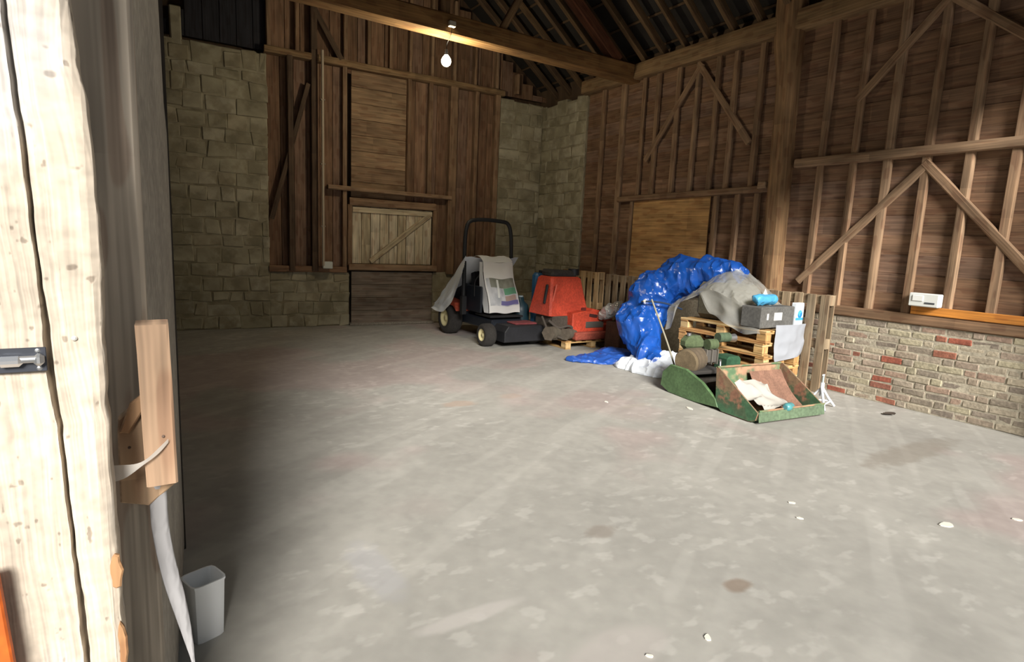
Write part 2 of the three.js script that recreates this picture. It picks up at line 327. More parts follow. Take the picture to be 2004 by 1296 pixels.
// ---------------------------------------------------------------- back wall
const SK = 2.643 * Math.PI / 180;
{
  const w = thing('wall_back', 'tall back wall of rubble stone and vertical boards with a hatch', 'wall', [XR, 0, -9.9], -SK, null, 'structure');
  rubble(w, -7.1, -5.09, 0, 4.28, 0.0, false);
  rubble(w, -5.09, -3.8, 0, 0.93, -0.02, false);
  rubble(w, -2.25, -0.96, 0, 0.93, -0.02, false);
  rubble(w, -0.96, 0.0, 0, 4.26, 0.0, false);
  const top = (x) => 4.4 + (x > -3.36 ? -x : 6.72 + x) * 0.76;
  // vertical boards
  for (let x = -5.09; x < -0.97; x += 0.206) {
    const c = x + 0.103, hatch = c > -3.78 && c < -2.25, y0 = hatch ? 2.2 : 0.93, panel = c > -3.76 && c < -2.8;
    const a = panel ? 4.25 : y0, h = 4.4 - a;
    mesh('board', cbox(0.2, h, 0.022, 0.003), pick(boardM), w, [c, a + h / 2, -0.13 + rr(-0.004, 0.004)]);
  }
  for (let i = 0; i < 8; i++) mesh('board', cbox(0.97, 0.255, 0.022, 0.003), W([0xa58a6c, 0x9c8165, 0xad9172][i % 3]), w, [-3.27, 2.36 + i * 0.26, -0.115 + rr(-0.004, 0.004)]);
  const tarredM = W(0x34343c);   // black tarred boards over the stone
  // gable boards above the top rail
  for (let x = -7.1; x < 0.3; x += 0.23) { const c = x + 0.115, h = Math.max(0.1, top(c) - 4.36); mesh('gable_board', cbox(0.222, h, 0.022, 0.003), c < -5.05 ? tarredM : pick(boardM), w, [c, 4.36 + h / 2, -0.13 + rr(-0.004, 0.004)]); }
  mesh('outer_cladding', new THREE.BoxGeometry(7.6, 7.4, 0.08), darkWoodM, w, [-3.5, 3.6, -0.36]);
  const Z = V(0, 0, 1), st = (x, y0, y1, wd = 0.08, dp = 0.12, m = pick(studM)) => strut('stud', [x, y0, -0.12 + dp / 2], [x, y1, -0.12 + dp / 2], wd, dp, m, w, Z, { seg: 3, rough: 0.004 });
  for (const x of [-5.05, -4.63, -3.87, -3.48, -3.1, -2.75, -2.35, -1.92, -1.5, -1.05, -0.6]) st(x, 4.4, Math.min(6.6, top(x) - 0.1), 0.06, 0.13);
  st(-4.75, 0.95, 4.36, 0.09, 0.17, darkWoodM); st(-4.38, 0.95, 5.4, 0.1, 0.17, darkWoodM); st(-3.88, 0.95, 4.36, 0.07, 0.12);
  st(-2.76, 2.38, 4.36, 0.06); st(-2.36, 2.38, 4.36, 0.08); st(-1.92, 0.93, 4.36, 0.15, 0.15); st(-1.45, 0.93, 4.36, 0.08); st(-1.02, 0.9, 4.36, 0.1, 0.14);
  strut('top_rail', [-5.12, 4.36, -0.03], [-0.9, 4.36, -0.03], 0.1, 0.16, oakM[0], w, Z, { seg: 8, rough: 0.01 });
  strut('brace', [-4.47, 3.95, 0.0], [-5.05, 1.78, 0.0], 0.08, 0.05, darkWoodM, w, Z, {});
  strut('brace', [-4.62, 5.5, 0.0], [-3.95, 4.4, 0.0], 0.09, 0.1, darkWoodM, w, Z, {});
  strut('lintel', [-4.17, 2.36, -0.02], [-1.94, 2.34, -0.02], 0.07, 0.16, studM[2], w, Z, { seg: 5, rough: 0.004 });
  strut('door_head', [-3.8, 2.15, -0.05], [-2.22, 2.15, -0.05], 0.13, 0.1, studM[0], w, Z, { seg: 5, rough: 0.004 });
  strut('door_jamb', [-3.79, 1.06, -0.06], [-3.79, 2.1, -0.06], 0.08, 0.1, studM[1], w, Z, {});
  strut('door_jamb', [-2.23, 1.06, -0.06], [-2.23, 2.1, -0.06], 0.08, 0.1, studM[1], w, Z, {});
  strut('door_sill', [-3.82, 1.03, -0.04], [-2.2, 1.03, -0.04], 0.11, 0.16, studM[2], w, Z, { seg: 5 });
  strut('sole_plate', [-5.1, 0.98, -0.05], [-3.85, 0.98, -0.05], 0.1, 0.14, boardM[0], w, Z, { seg: 4 });
  mesh('wall_stub', cbox(0.14, 0.55, 0.12, 0.015, 0.012), stoneM[1], w, [-6.3, 4.45, -0.07]);
}
{ // ledged hatch of pale boards
  const d = thing('door_1', 'small hatch of pale weathered boards with one diagonal brace', 'door', [XR - 3.0 * Math.cos(SK), 1.09, -9.9 - 3.0 * Math.sin(SK)], -SK, null, 'structure');
  const hm = [0xeadec2, 0xdfd2b4, 0xefe4ca, 0xcfc1a2].map((c) => W(c));
  for (let i = 0; i < 9; i++) mesh('door_board', cbox(0.155, 0.99, 0.024, 0.004), hm[(i * 3) % 4], d, [-0.66 + i * 0.1625, 0.495, -0.085 + rr(-0.004, 0.004)]);
  strut('diagonal_brace', [-0.42, 0.04, -0.055], [0.66, 0.9, -0.055], 0.1, 0.03, hm[3], d, V(0, 0, 1), {});
  mesh('ledge', cbox(1.46, 0.09, 0.03, 0.004), hm[1], d, [-0.01, 0.93, -0.056]);
}
{ // blanking panel under the hatch
  const d = thing('door_2', 'dull grey-brown boarded panel under the pale hatch', 'panel', [XR - 3.02 * Math.cos(SK), 0, -9.9 - 3.02 * Math.sin(SK)], -SK, null, 'structure');
  for (let i = 0; i < 4; i++) mesh('panel_board', cbox(1.5, 0.226, 0.03, 0.004), W([0x94877a, 0x8d8074, 0x998c7f, 0x908377][i]), d, [0, 0.15 + i * 0.23, -0.02 + rr(-0.004, 0.004)]);
  mesh('threshold', cbox(1.56, 0.05, 0.12, 0.01, 0.004), S(0x9a9184, { map: plainT }), d, [0, 0.025, 0.0]);
}

// ---------------------------------------------------------------- left wall, front wall, roof
{
  const w = thing('wall_left', 'dark boarded left wall of the barn', 'wall', [-0.03, 0, 0], 0, null, 'structure');
  mesh('wall_core', new THREE.BoxGeometry(0.2, 4.5, 8.7), darkWoodM, w, [-0.1, 2.25, -6.03]);
  const leftM = [0x6b5846, 0x5f4d3d, 0x665341].map((c) => W(c));
  for (let i = 0; i < 21; i++) for (let k = 0; k < 3; k++) mesh('board', cbox(0.018, 0.205, 2.42, 0.003), leftM[(i * 2 + k) % 3], w, [0.006 + rr(-0.003, 0.003), 0.11 + i * 0.209, -4.3 - k * 2.425], [0, 0, -0.05]);
  for (const z of [-5.1, -7.4, -9.2]) strut('wall_post', [0.06, 0, z], [0.06, 4.3, z], 0.13, 0.16, leftM[1], w, V(0, 0, 1), { seg: 6, rough: 0.008 });
  strut('wall_post', [0.07, 0, -3.12], [0.07, 4.4, -3.12], 0.12, 0.13, W(0x3b352f), w, V(0, 0, 1), { seg: 6, rough: 0.008 });
  strut('wall_plate', [0.08, 4.34, -1.6], [0.08, 4.34, -10.2], 0.2, 0.2, oakM[1], w, V(1, 0, 0), { seg: 6 });
}
{
  const w = thing('wall_front', 'front wall above and beside the wide cart entrance', 'wall', [0, 0, -1.42], 0, null, 'structure');
  const s = new THREE.Shape([[-0.35, 3.6], [7.1, 3.6], [7.1, 4.2], [3.41, 7.05], [-0.35, 4.2]].map((p) => new THREE.Vector2(...p)));
  const g = new THREE.ExtrudeGeometry(s, { depth: 0.16, bevelEnabled: false }); g.translate(0, 0, -0.08); mesh('gable_boarding', g, darkWoodM, w);
  strut('door_header', [-0.35, 3.6, 0.02], [7.1, 3.6, 0.02], 0.2, 0.24, oakM[0], w, V(0, 0, 1), { seg: 8, rough: 0.01 });
  mesh('side_boarding', new THREE.BoxGeometry(2.6, 4.4, 0.1), darkWoodM, w, [-1.66, 2.2, -0.04]);
  strut('door_post', [6.72, 0, 0], [6.72, 3.52, 0], 0.22, 0.22, oakM[1], w, V(0, 0, 1), { seg: 6 });
  strut('second_jamb', [-0.08, 0, -0.13], [-0.08, 3.52, -0.13], 0.15, 0.1, W(0xd2c8ba), w, V(0, 0, 1), { seg: 8, rough: 0.003, c: 0.01 }).userData.label = 'shaded inner door jamb';
}
{
  const r = thing('ceiling', 'pitched barn roof with rows of rafters under dark tiles', 'roof', [3.41, 0, 0], 0, null, 'structure');
  const pitch = Math.atan(0.76), len = 3.9 / Math.cos(pitch);
  for (const s of [1, -1]) {
    const g = new THREE.BoxGeometry(len, 0.08, 10.2); const m = mesh('tile_underside', g, roofM, r, [s * 1.86, 4.6 + 0.76 * (3.36 - 1.86) + 0.14, -6.2], [0, 0, -s * pitch]);
    for (let i = 0; i < 9; i++) { const x = 0.35 + i * 0.38; mesh('batten', cbox(0.035, 0.025, 9.6, 0.003), rafterM[1], r, [s * x, 4.6 + 0.76 * (3.36 - x) + 0.075, -6.1], [0, 0, -s * pitch]); }
    for (let z = -1.75; z > -9.8; z -= 0.415) strut('rafter', [s * 3.5, 4.5 + 0.76 * (3.36 - 3.5), z], [s * 0.02, 4.5 + 0.76 * 3.34, z + rr(-0.03, 0.03)], rr(0.065, 0.085), 0.1, pick(rafterM), r, V(0, 1, 0), { seg: 4, rough: 0.006 });
  }
  mesh('ridge_board', cbox(0.05, 0.2, 8.6, 0.004), rafterM[0], r, [0, 7.0, -5.8]);
}
function truss(name, z, label) {
  const t = thing(name, label, 'roof truss', [3.41, 4.2, z], 0, null, 'structure'), Z = V(0, 0, 1);
  strut('tie_beam', [-3.38, 0.13, 0], [3.42, 0.13, 0], 0.25, 0.24, W(0xa27c4c), t, Z, { seg: 14, rough: 0.012, c: 0.018 });
  for (const s of [1, -1]) {
    strut('principal_rafter', [s * 3.0, 0.27, 0], [s * 0.06, 0.27 + 2.94 * 0.76 - 0.05, 0], 0.17, 0.15, W(0x7d4f36), t, Z, { seg: 6, rough: 0.008 });
    strut('raking_strut', [s * 0.88, 0.27, 0], [s * 1.42, 1.24, 0], 0.09, 0.09, oakM[0], t, Z, {});
  }
  strut('king_post', [0, 0.25, 0], [0, 2.5, 0], 0.13, 0.13, oakM[1], t, Z, { seg: 5 });
}
truss('roof_truss', -7.4, 'pale oak tie beam truss with the lit bulb hanging under it');

{ // the wing across the yard that keeps the sky off the left of the floor
  const o = thing('outbuilding', 'long boarded farm wing standing to the right of the yard', 'building', [7.4, 0, -0.6], 0, null, 'structure');
  mesh('wing_wall', new THREE.BoxGeometry(0.25, 4.4, 16), W(0x4a3f36), o, [0.2, 2.2, 8.0]);
  mesh('wing_wall', new THREE.BoxGeometry(6, 4.4, 0.25), W(0x4a3f36), o, [3.2, 2.2, 15.9]);
  mesh('wing_roof', new THREE.BoxGeometry(4.6, 0.15, 16.4), S(0x4f3a30, { map: plainT }), o, [1.9, 5.7, 8.0], [0, 0, 0.72]);
}
// ---------------------------------------------------------------- near doorpost
{
  const p = thing('door_post', 'thick weathered oak doorpost with a long split, close on the left', 'post', [0, 0, -1.2], 0, null, 'structure');
  const postT = tex(768, 2048, (u, v) => {
    const x = u * 0.5, y = v * 4.1, wv = (n2(x * 9, y * 5, 4096, 4096, 3) - 0.5) * 0.035;
    const g = n2((x + wv) * 420, y * 9, 4096, 4096, 1) * 0.5 + n2((x + wv) * 150, y * 5, 4096, 4096, 2) * 0.5, b = fbm2(x * 12 + 4, y * 6, 4096, 4, 7), f = fbm2(x * 60, y * 60, 4096, 3, 9);
    const tan = smooth(0.45, 0.62, fbm2(x * 7 + 40, y * 2.2 + 9, 4096, 3, 15)), s = 0.61 + 0.18 * g + 0.17 * (b - 0.5) + 0.12 * (f - 0.5), st = smooth(0.75, 0.84, fbm2(x * 70 + 8, y * 50, 4096, 3, 23)) * 0.16;
    return [s * (1 + 0.02 * tan) - st, s * (0.975 - 0.02 * tan) - st, s * (0.945 - 0.08 * tan) - st * 0.95];
  }, 0.5, 4.1);
  const crack = [[-0.171, 2.1], [-0.167, 1.88], [-0.159, 1.73], [-0.156, 1.63], [-0.150, 1.51], [-0.147, 1.41], [-0.145, 1.31], [-0.136, 1.21], [-0.131, 0.98], [-0.127, 0.86], [-0.124, 0.76], [-0.12, 0.4]];
  const cx = (y) => { for (let i = 1; i < crack.length; i++) if (y >= crack[i][1]) { const [x1, y1] = crack[i], [x0, y0] = crack[i - 1]; return x1 + (x0 - x1) * clamp((y - y1) / (y0 - y1)); } return -0.12; };
  const edge = (y) => -0.071 + 0.004 * smooth(1.1, 0.7, y) - 0.018 * smooth(1.6, 1.95, y) + 0.006 * (n3(3, y * 7, 1) - 0.5) + 0.004 * (n3(9, y * 25, 1) - 0.5);
  const x0 = -0.38, n = 170, rows = 460, rings = [];
  for (let r = 0; r <= rows; r++) {
    const y = r / rows * 3.5, o = [], e = edge(y), c = cx(y) + 0.004 * (n3(5, y * 11, 2) - 0.5) + 0.002 * (n3(5, y * 47, 2) - 0.5);
    const wdt = 0.0029 * (0.35 + 1.1 * n3(2, y * 6, 7)) * smooth(0.3, 0.5, y);
    for (let i = 0; i <= n; i++) {           // front face, left to right; finer near the split
      const t = i / n, x = t < 0.15 ? x0 + (c - 0.03 - x0) * t / 0.15 : t < 0.65 ? c - 0.03 + 0.06 * (t - 0.15) / 0.5 : c + 0.03 + (e - c - 0.03) * (t - 0.65) / 0.35;
      let z = 0.004 * (n3(x * 14, y * 3, 1) - 0.5) + 0.0022 * (n3(x * 90, y * 5, 6) - 0.5) + 0.0016 * (n3(x * 260, y * 14, 8) - 0.5) + 0.002 * (n3(x * 40, y * 40, 8) - 0.5);
      const q = Math.abs(x - c) / wdt; if (q < 1.6) z -= 0.035 * (1 - smooth(0.5, 1.6, q)) * smooth(0.3, 0.5, y);
      const k = (e - x) / 0.02; if (k < 1) z -= 0.012 * (1 - k) ** 2 * (0.6 + 0.8 * n3(1, y * 4, 5));
      o.push(V(x, y, z));
    }
    for (const [dx, z] of [[0.002, -0.04], [0.0, -0.09], [-0.004, -0.11]]) o.push(V(e + dx + 0.003 * (n3(4, y * 9, z * 20) - 0.5), y, z));
    o.push(V(x0, y, -0.11)); rings.push(o);
  }
  mesh('post_timber', loft(rings, { crease: 1.0, zero: true }), S(0xffffff, { map: postT, bumpMap: postT, bumpScale: 0.003, roughness: 0.9 }), p).userData.label = 'silver-grey split oak';
  const torn = W(0xb28a63);
  for (const [x, y, h, w] of [[-0.073, 0.925, 0.066, 0.017], [-0.071, 0.775, 0.08, 0.014]]) {
    const pts = []; for (let i = 0; i < 12; i++) { const t = i / 12 * Math.PI * 2; pts.push([x + Math.cos(t) * w / 2 * rr(0.6, 1.2), y + Math.sin(t) * h / 2 * rr(0.75, 1.15)]); }
    const g = prism(pts, 0.012, 0.003); mesh('torn_wood', g, torn, p, [0, 0, -0.008]).userData.label = 'fresh orange torn wood at the arris';
  }
}
{ // bolt on the post
  const b = thing('door_bolt', 'black sliding bolt with a bright steel bar screwed to the doorpost', 'bolt', [-0.2, 1.33, -1.194]);
  mesh('back_plate', cbox(0.13, 0.04, 0.003, 0.001), S(0x43464d, { metalness: 0.7, roughness: 0.45 }), b, [-0.012, 0, 0.003]);
  const bar = mesh('bolt_bar', new THREE.CylinderGeometry(0.006, 0.006, 0.11, 20), steelM, b, [-0.01, 0.002, 0.011], [0, 0, Math.PI / 2]);
  mesh('keeper', cbox(0.034, 0.017, 0.017, 0.006), S(0xd0d2d6, { metalness: 0.9, roughness: 0.25 }), b, [0.008, 0.0, 0.012]);
  mesh('keeper', cbox(0.014, 0.02, 0.016, 0.005), steelM, b, [0.044, 0.001, 0.011]);
  for (const [x, y] of [[0.042, 0.0145], [0.043, -0.0145]]) { const s = mesh('screw', new THREE.SphereGeometry(0.0045, 12, 6, 0, Math.PI * 2, 0, Math.PI / 2), steelM, b, [x, y, 0.0035], [Math.PI / 2, 0, 0]); s.scale.y = 0.5; }
  const s = tag(mesh('screw', new THREE.SphereGeometry(0.0045, 14, 8, 0, Math.PI * 2, 0, Math.PI / 2), S(0xe8ebea, { metalness: 0.6, roughness: 0.35 })), 'single bright screw head in the doorpost right of the bolt', 'screw');
  s.position.set(-0.11, 1.361, -1.2); s.rotation.x = Math.PI / 2;
  const o = tag(mesh('orange_board', cbox(0.1, 1.0, 0.02, 0.003), S(0xd8661d, { map: plainT, roughness: 0.6 })), 'orange painted board at the foot of the doorpost, frame edge', 'board');
  o.position.set(-0.246, 0.49, -1.165); o.rotation.z = 0.06;
}
{ // timber catch on the jamb, strap, cobweb
  const b = thing('timber_catch', 'pale sawn timber block nailed upright inside the doorpost', 'wooden block', [0, 1.03, -1.34]);
  const bm = W(0xb2967c);
  strut('block', [0.007, 0.008, 0], [0.002, 0.335, 0], 0.056, 0.075, bm, b, V(0, 0, 1), { seg: 6, rough: 0.0015, c: 0.004 });
  const bk = mesh('backing_board', prism([[-0.066, -0.045], [-0.02, -0.06], [0.03, -0.02], [0.03, 0.16], [-0.035, 0.155], [-0.062, 0.13], [-0.064, 0.1]], 0.03, 0.003), W(0xc4a687), b, [0, 0, -0.055]);
  mesh('bent_splinter', prism([[-0.06, 0.11], [-0.048, 0.108], [-0.015, 0.165], [-0.022, 0.18], [-0.04, 0.165]], 0.014, 0.003), W(0xc9a27c), b, [0, 0, -0.03]);
  for (const [x, y] of [[-0.048, 0.07], [0.012, 0.11]]) mesh('nail', new THREE.SphereGeometry(0.003, 8, 5), S(0x5a4a40), b, [x, y, x > 0 ? 0.038 : -0.04]);
  const web = tag(mesh('cobweb', grid(16, 6, (u, v) => { const x = -0.075 + u * 0.095, k = 1 - u; return [x, 1.075 + 0.045 * u * u + 0.012 * u + (v - 0.5) * 0.05 * (0.15 + k * k * 0.55 + 0.08 * Math.sin(u * 9)), -1.31 + 0.012 * u + 0.012 * Math.sin(u * 3.1) + 0.004 * v]; }),
    new THREE.MeshPhysicalMaterial({ color: 0xd9d4cc, roughness: 1, transmission: 0.45, thickness: 0, side: THREE.DoubleSide })), 'dusty cobweb slung between the doorpost and the sawn block', 'cobweb');
  const c = [[-0.004, 1.035, -1.385], [-0.002, 0.99, -1.39], [0.0, 0.9, -1.4], [0.012, 0.8, -1.4], [0.03, 0.7, -1.4], [0.046, 0.6, -1.4], [0.052, 0.55, -1.4]], cur = new THREE.CatmullRomCurve3(c.map((q) => V(...q)));
  const rings = []; for (let i = 0; i <= 40; i++) { const t = i / 40, q = cur.getPoint(t), wd = 0.0165 * (1 - 0.8 * smooth(0.55, 1, t)), o = []; for (let k = 0; k < 14; k++) { const a = k / 14 * 6.2832; o.push(V(q.x + Math.cos(a) * wd, q.y, q.z + Math.sin(a) * wd * 0.55)); } rings.push(o); }
  tag(mesh('curved_strap', loft(rings, { crease: 1.2 }), S(0x9b9a9b, { roughness: 0.5 })), 'grey curved tapering strap hanging below the sawn block', 'strap');
}
{ // sheeted leaf folded against the left wall
  const L = Math.hypot(0.1, 1.42), pts = [[0, 0.04], [L, 0.04], [L, 1.96], [L - 0.16, 2.06], [L - 0.34, 2.75], [0, 2.9]];
  const d = thing('door_3', 'smooth grey-brown sheeted door leaf folded back along the left wall', 'door', [-0.005, 0, -1.62], Math.atan2(1.42, 0.1), null, 'structure');
  mesh('leaf_sheet', prism(pts, 0.03, 0.004), S(0xb0a9a0, { map: plainT, roughness: 0.75 }), d, [0, 0, -0.016]);
  mesh('ledge', cbox(1.3, 0.1, 0.025, 0.004), W(0x6c5e4f), d, [0.68, 0.35, -0.045]);
}
{ // container on the floor
  const g = (w, y) => { const o = []; for (let k = 0; k < 32; k++) { const t = k / 32 * 6.2832, c = Math.cos(t), s = Math.sin(t), q = w / Math.pow(Math.abs(c) ** 6 + Math.abs(s) ** 6, 1 / 6); o.push(V(c * q, y, s * q)); } return o.reverse(); };
  const b = thing('plastic_container', 'white square plastic container standing open on the floor behind the jamb', 'container', [0.13, 0, -2.34], 0.35);
  mesh('shell', loft([g(0.052, 0.0), g(0.054, 0.004), g(0.061, 0.225), g(0.064, 0.232), g(0.064, 0.238), g(0.058, 0.238), g(0.056, 0.22), g(0.05, 0.008), g(0.04, 0.008)]), S(0xf0f3f5, { roughness: 0.5 }), b);
}

// ---------------------------------------------------------------- lamp
{
  const l = thing('pendant_bulb', 'bare glowing light bulb hanging under the tie beam', 'lamp', [3.45, 3.9, -7.38]);
  mesh('junction_box', cbox(0.09, 0.07, 0.06, 0.006), S(0xb5aea0, { roughness: 0.6 }), l, [0, 0.41, 0.15]);
  mesh('flex', tube([[0, 0.41, 0.15], [0, 0.3, 0.13], [0, 0.2, 0.01], [0, 0.12, 0]], 0.004), blackM, l);
  mesh('lamp_holder', new THREE.CylinderGeometry(0.02, 0.026, 0.07, 16), blackM, l, [0, 0.105, 0]);
  const prof = [[0.001, -0.075], [0.03, -0.07], [0.055, -0.048], [0.066, -0.015], [0.062, 0.015], [0.045, 0.045], [0.026, 0.068], [0.022, 0.08]].map((q) => new THREE.Vector2(...q));
  mesh('bulb', new THREE.LatheGeometry(prof, 28), S(0xffffff, { emissive: 0xfff6d8, emissiveIntensity: 9 }), l);
  const p = new THREE.PointLight(0xfff0cf, 7, 0, 2); p.position.set(0, -0.005, 0); p.castShadow = true; p.shadow.radius = 3; p.name = 'bulb_light'; l.add(p);
}

// ---------------------------------------------------------------- fittings on the walls
{
  const c = thing('cable_conduit', 'long pale conduit running down the back wall to a socket', 'conduit', [2.49, 1.0, -9.98], -SK);
  mesh('pipe', new THREE.CylinderGeometry(0.022, 0.022, 3.4, 12), S(0xa89a86, { roughness: 0.6 }), c, [0, 1.75, 0.06]);
  for (const y of [0.7, 1.7, 2.7]) mesh('clip', cbox(0.07, 0.025, 0.05, 0.004), S(0x8d8272), c, [0, y, 0.055]);
  const s = tag(mesh('socket_box', cbox(0.16, 0.12, 0.08, 0.01), S(0xc9cbc2, { roughness: 0.5 })), 'small grey socket box at the foot of the conduit', 'socket');
  s.position.set(2.57, 1.06, -9.98); s.rotation.y = -SK;
  const b = thing('wall_box', 'white electrical box standing on the orange rail of the right wall', 'electrical box', [6.71, 1.1, -2.76]);
  mesh('casing', cbox(0.1, 0.135, 0.27, 0.008), S(0xd8dbd6, { roughness: 0.5 }), b, [0, 0.068, 0]);
  mesh('lid_slot', cbox(0.006, 0.018, 0.09, 0.002), S(0x4b4d50), b, [-0.051, 0.04, 0.06]);
  mesh('switch_cover', cbox(0.012, 0.06, 0.1, 0.004), S(0xe5e7e3, { roughness: 0.4 }), b, [-0.052, 0.085, -0.05]);
}

// ---------------------------------------------------------------- pallets
const blockGeo = {};
function pallet(name, label, wx, lz, group, mats = paleM) {
  const p = thing(name, label, 'pallet', [0, 0, 0], 0, group), n = 6, bw = Math.min(0.11, wx / n * 0.68);
  for (let i = 0; i < n; i++) mesh('deck_board', cbox(bw, 0.02, lz, 0.003, 0.001), pick(mats), p, [-wx / 2 + bw / 2 + i * (wx - bw) / (n - 1), 0.132, 0]);
  for (const z of [-1, 0, 1]) mesh('cross_board', cbox(wx, 0.02, 0.11, 0.003), pick(mats), p, [0, 0.111, z * (lz / 2 - 0.06)]);
  for (const x of [-1, 0, 1]) {
    for (const z of [-1, 0, 1]) mesh('block', cbox(0.1, 0.078, 0.12, 0.004), pick(mats), p, [x * (wx / 2 - 0.055), 0.061, z * (lz / 2 - 0.062)]);
    mesh('skid_board', cbox(0.1, 0.02, lz, 0.003), pick(mats), p, [x * (wx / 2 - 0.055), 0.011, 0]);
  }
  return p;
}
const stackM = [0xdcb77c, 0xd2a86c, 0xe3c48e, 0xc99c64].map((c) => W(c)), greyPal = [0xa08e74, 0x96856c, 0xa9977c].map((c) => W(c));
const heights = ['lowest', 'second', 'third', 'fourth', 'topmost'];
for (let i = 0; i < 5; i++) { const p = pallet('wooden_pallet', `${heights[i]} pallet of the stack behind the green mower`, 0.7, 1.22, 'stacked pallets', stackM); p.position.set(6.135 + rr(-0.015, 0.015), i * 0.1435, -4.51 + rr(-0.03, 0.03)); p.rotation.y = rr(-0.015, 0.015); }
const up = new THREE.Matrix4().makeBasis(V(0, 0, -1), V(-1, 0, 0), V(0, 1, 0));
for (const [x, z, w, h, label] of [[6.655, -4.08, 0.9, 1.13, 'upright pallet against the brick wall behind the stack'], [6.55, -8.0, 1.0, 1.14, 'upright slatted pallet right behind the red machine'], [6.7, -6.98, 1.0, 1.12, 'upright pallet half hidden by the blue tarpaulin']]) {
  const p = pallet('wooden_pallet', label, w, h, 'upright pallets', x < 6.6 ? paleM : greyPal); p.quaternion.setFromRotationMatrix(up); p.position.set(x, h / 2, z);
}
{ const p = pallet('wooden_pallet', 'low pallet lying under the red machine', 1.1, 1.1, null, stackM); p.position.set(5.86, 0, -7.42); p.scale.y = 0.9; }

// ---------------------------------------------------------------- ride-on mower
{
  const m = thing('ride_on_mower', 'dark ride-on mower with a black roll bar and cream wheel hubs', 'mower', [4.68, 0, -8.1]);
  const cream = S(0xd9cfa0, { roughness: 0.6 }), orange = S(0xb84a2c, { map: plainT, roughness: 0.6 });
  const wheel = (x, y, z, r, wd) => {
    const h = wd / 2, prof = [[r * 0.5, -h * 0.9], [r * 0.72, -h], [r * 0.9, -h * 0.92], [r * 0.985, -h * 0.6], [r, 0], [r * 0.985, h * 0.6], [r * 0.9, h * 0.92], [r * 0.72, h], [r * 0.5, h * 0.9]].map((q) => new THREE.Vector2(...q));
    const g = new THREE.Group(); g.name = 'wheel'; g.position.set(x, y, z); m.add(g);
    mesh('tyre', new THREE.LatheGeometry(prof, 30), rubberM, g, [0, 0, 0], [0, 0, Math.PI / 2]);
    const hp = [[0.001, h * 0.75], [r * 0.16, h * 0.8], [r * 0.2, h * 0.55], [r * 0.42, h * 0.6], [r * 0.53, h * 0.95], [r * 0.55, h * 0.8], [r * 0.5, -h * 0.8], [0.001, -h * 0.8]].map((q) => new THREE.Vector2(...q)).reverse();
    mesh('hub', new THREE.LatheGeometry(hp, 24), cream, g, [0, 0, 0], [0, 0, x < 0 ? Math.PI / 2 : -Math.PI / 2]);
  };
  wheel(-0.36, 0.27, -0.72, 0.27, 0.24); wheel(0.42, 0.27, -0.72, 0.27, 0.24);
  wheel(-0.38, 0.175, 0.58, 0.175, 0.19); wheel(0.44, 0.175, 0.58, 0.175, 0.19);
  mesh('chassis', cbox(0.56, 0.16, 1.5, 0.02), navyM, m, [0.03, 0.3, -0.25]);
  mesh('cutting_deck', prism([[-0.3, 0], [0.42, 0], [0.44, 0.14], [0.36, 0.22], [-0.24, 0.22], [-0.3, 0.14]], 0.5, 0.012), S(0x23242a, { roughness: 0.6, map: plainT }), m, [0.08, 0.1, 0.62]);
  mesh('deck_cover', cbox(0.4, 0.035, 0.3, 0.01, 0.006), S(0x93454a, { map: plainT }), m, [0.22, 0.345, 0.6]);
  mesh('foot_plate', cbox(0.6, 0.03, 0.5, 0.006), blackM, m, [0.05, 0.42, 0.2]);
  mesh('axle', new THREE.CylinderGeometry(0.03, 0.03, 0.8, 12), blackM, m, [0.05, 0.175, 0.58], [0, 0, Math.PI / 2]);
  for (const s of [-1, 1]) {
    mesh('fender', prism([[-0.34, 0.44], [-0.28, 0.56], [0.12, 0.6], [0.38, 0.47], [0.36, 0.44], [0.1, 0.54], [-0.24, 0.51]], 0.26, 0.006), orange, m, [0.03 + s * 0.38, 0, -0.62], [0, Math.PI / 2, 0]).userData.label = 'orange wheel guard';
  }
  mesh('engine_hood', loft([0, 1, 2, 3].map((i) => { const w = [0.3, 0.31, 0.28, 0.2][i], z0 = [-1.1, -1.12, -1.06, -0.95][i], z1 = [-0.35, -0.35, -0.37, -0.42][i], y = [0.38, 0.6, 0.78, 0.86][i]; return [V(-w, y, z0), V(w, y, z0), V(w, y, z1), V(-w, y, z1)].map((q) => q.add(V(0.03, 0, 0))).reverse(); })), navyM, m);
  mesh('seat_base', cbox(0.48, 0.1, 0.46, 0.04), blackM, m, [0.03, 0.62, -0.1]);
  mesh('seat_back', cbox(0.46, 0.55, 0.1, 0.04), S(0x1b1b22, { roughness: 0.5 }), m, [0.03, 0.95, -0.3], [-0.15, 0, 0]);
  mesh('side_panel', cbox(0.04, 0.42, 0.5, 0.015), navyM, m, [-0.27, 0.66, -0.05]);
  mesh('control_lever', tube([[-0.3, 0.7, 0.0], [-0.3, 0.95, 0.02], [-0.26, 1.03, 0.06]], 0.012, 12), blackM, m);
  mesh('steering_column', tube([[0.05, 0.45, 0.32], [0.05, 0.85, 0.2], [0.05, 1.1, 0.1]], 0.03, 12), blackM, m);
  mesh('steering_wheel', new THREE.TorusGeometry(0.17, 0.014, 8, 28), blackM, m, [0.05, 1.12, 0.08], [-1.0, 0, 0]);
  mesh('roll_bar', tube([[-0.43, 0.5, -0.12], [-0.43, 0.9, -0.12], [-0.42, 1.72, -0.12], [-0.37, 1.86, -0.12], [-0.24, 1.9, -0.12], [0.2, 1.9, -0.12], [0.34, 1.87, -0.12], [0.4, 1.74, -0.12], [0.44, 0.9, -0.12], [0.44, 0.5, -0.12]], 0.032, 90, 10), blackM, m);
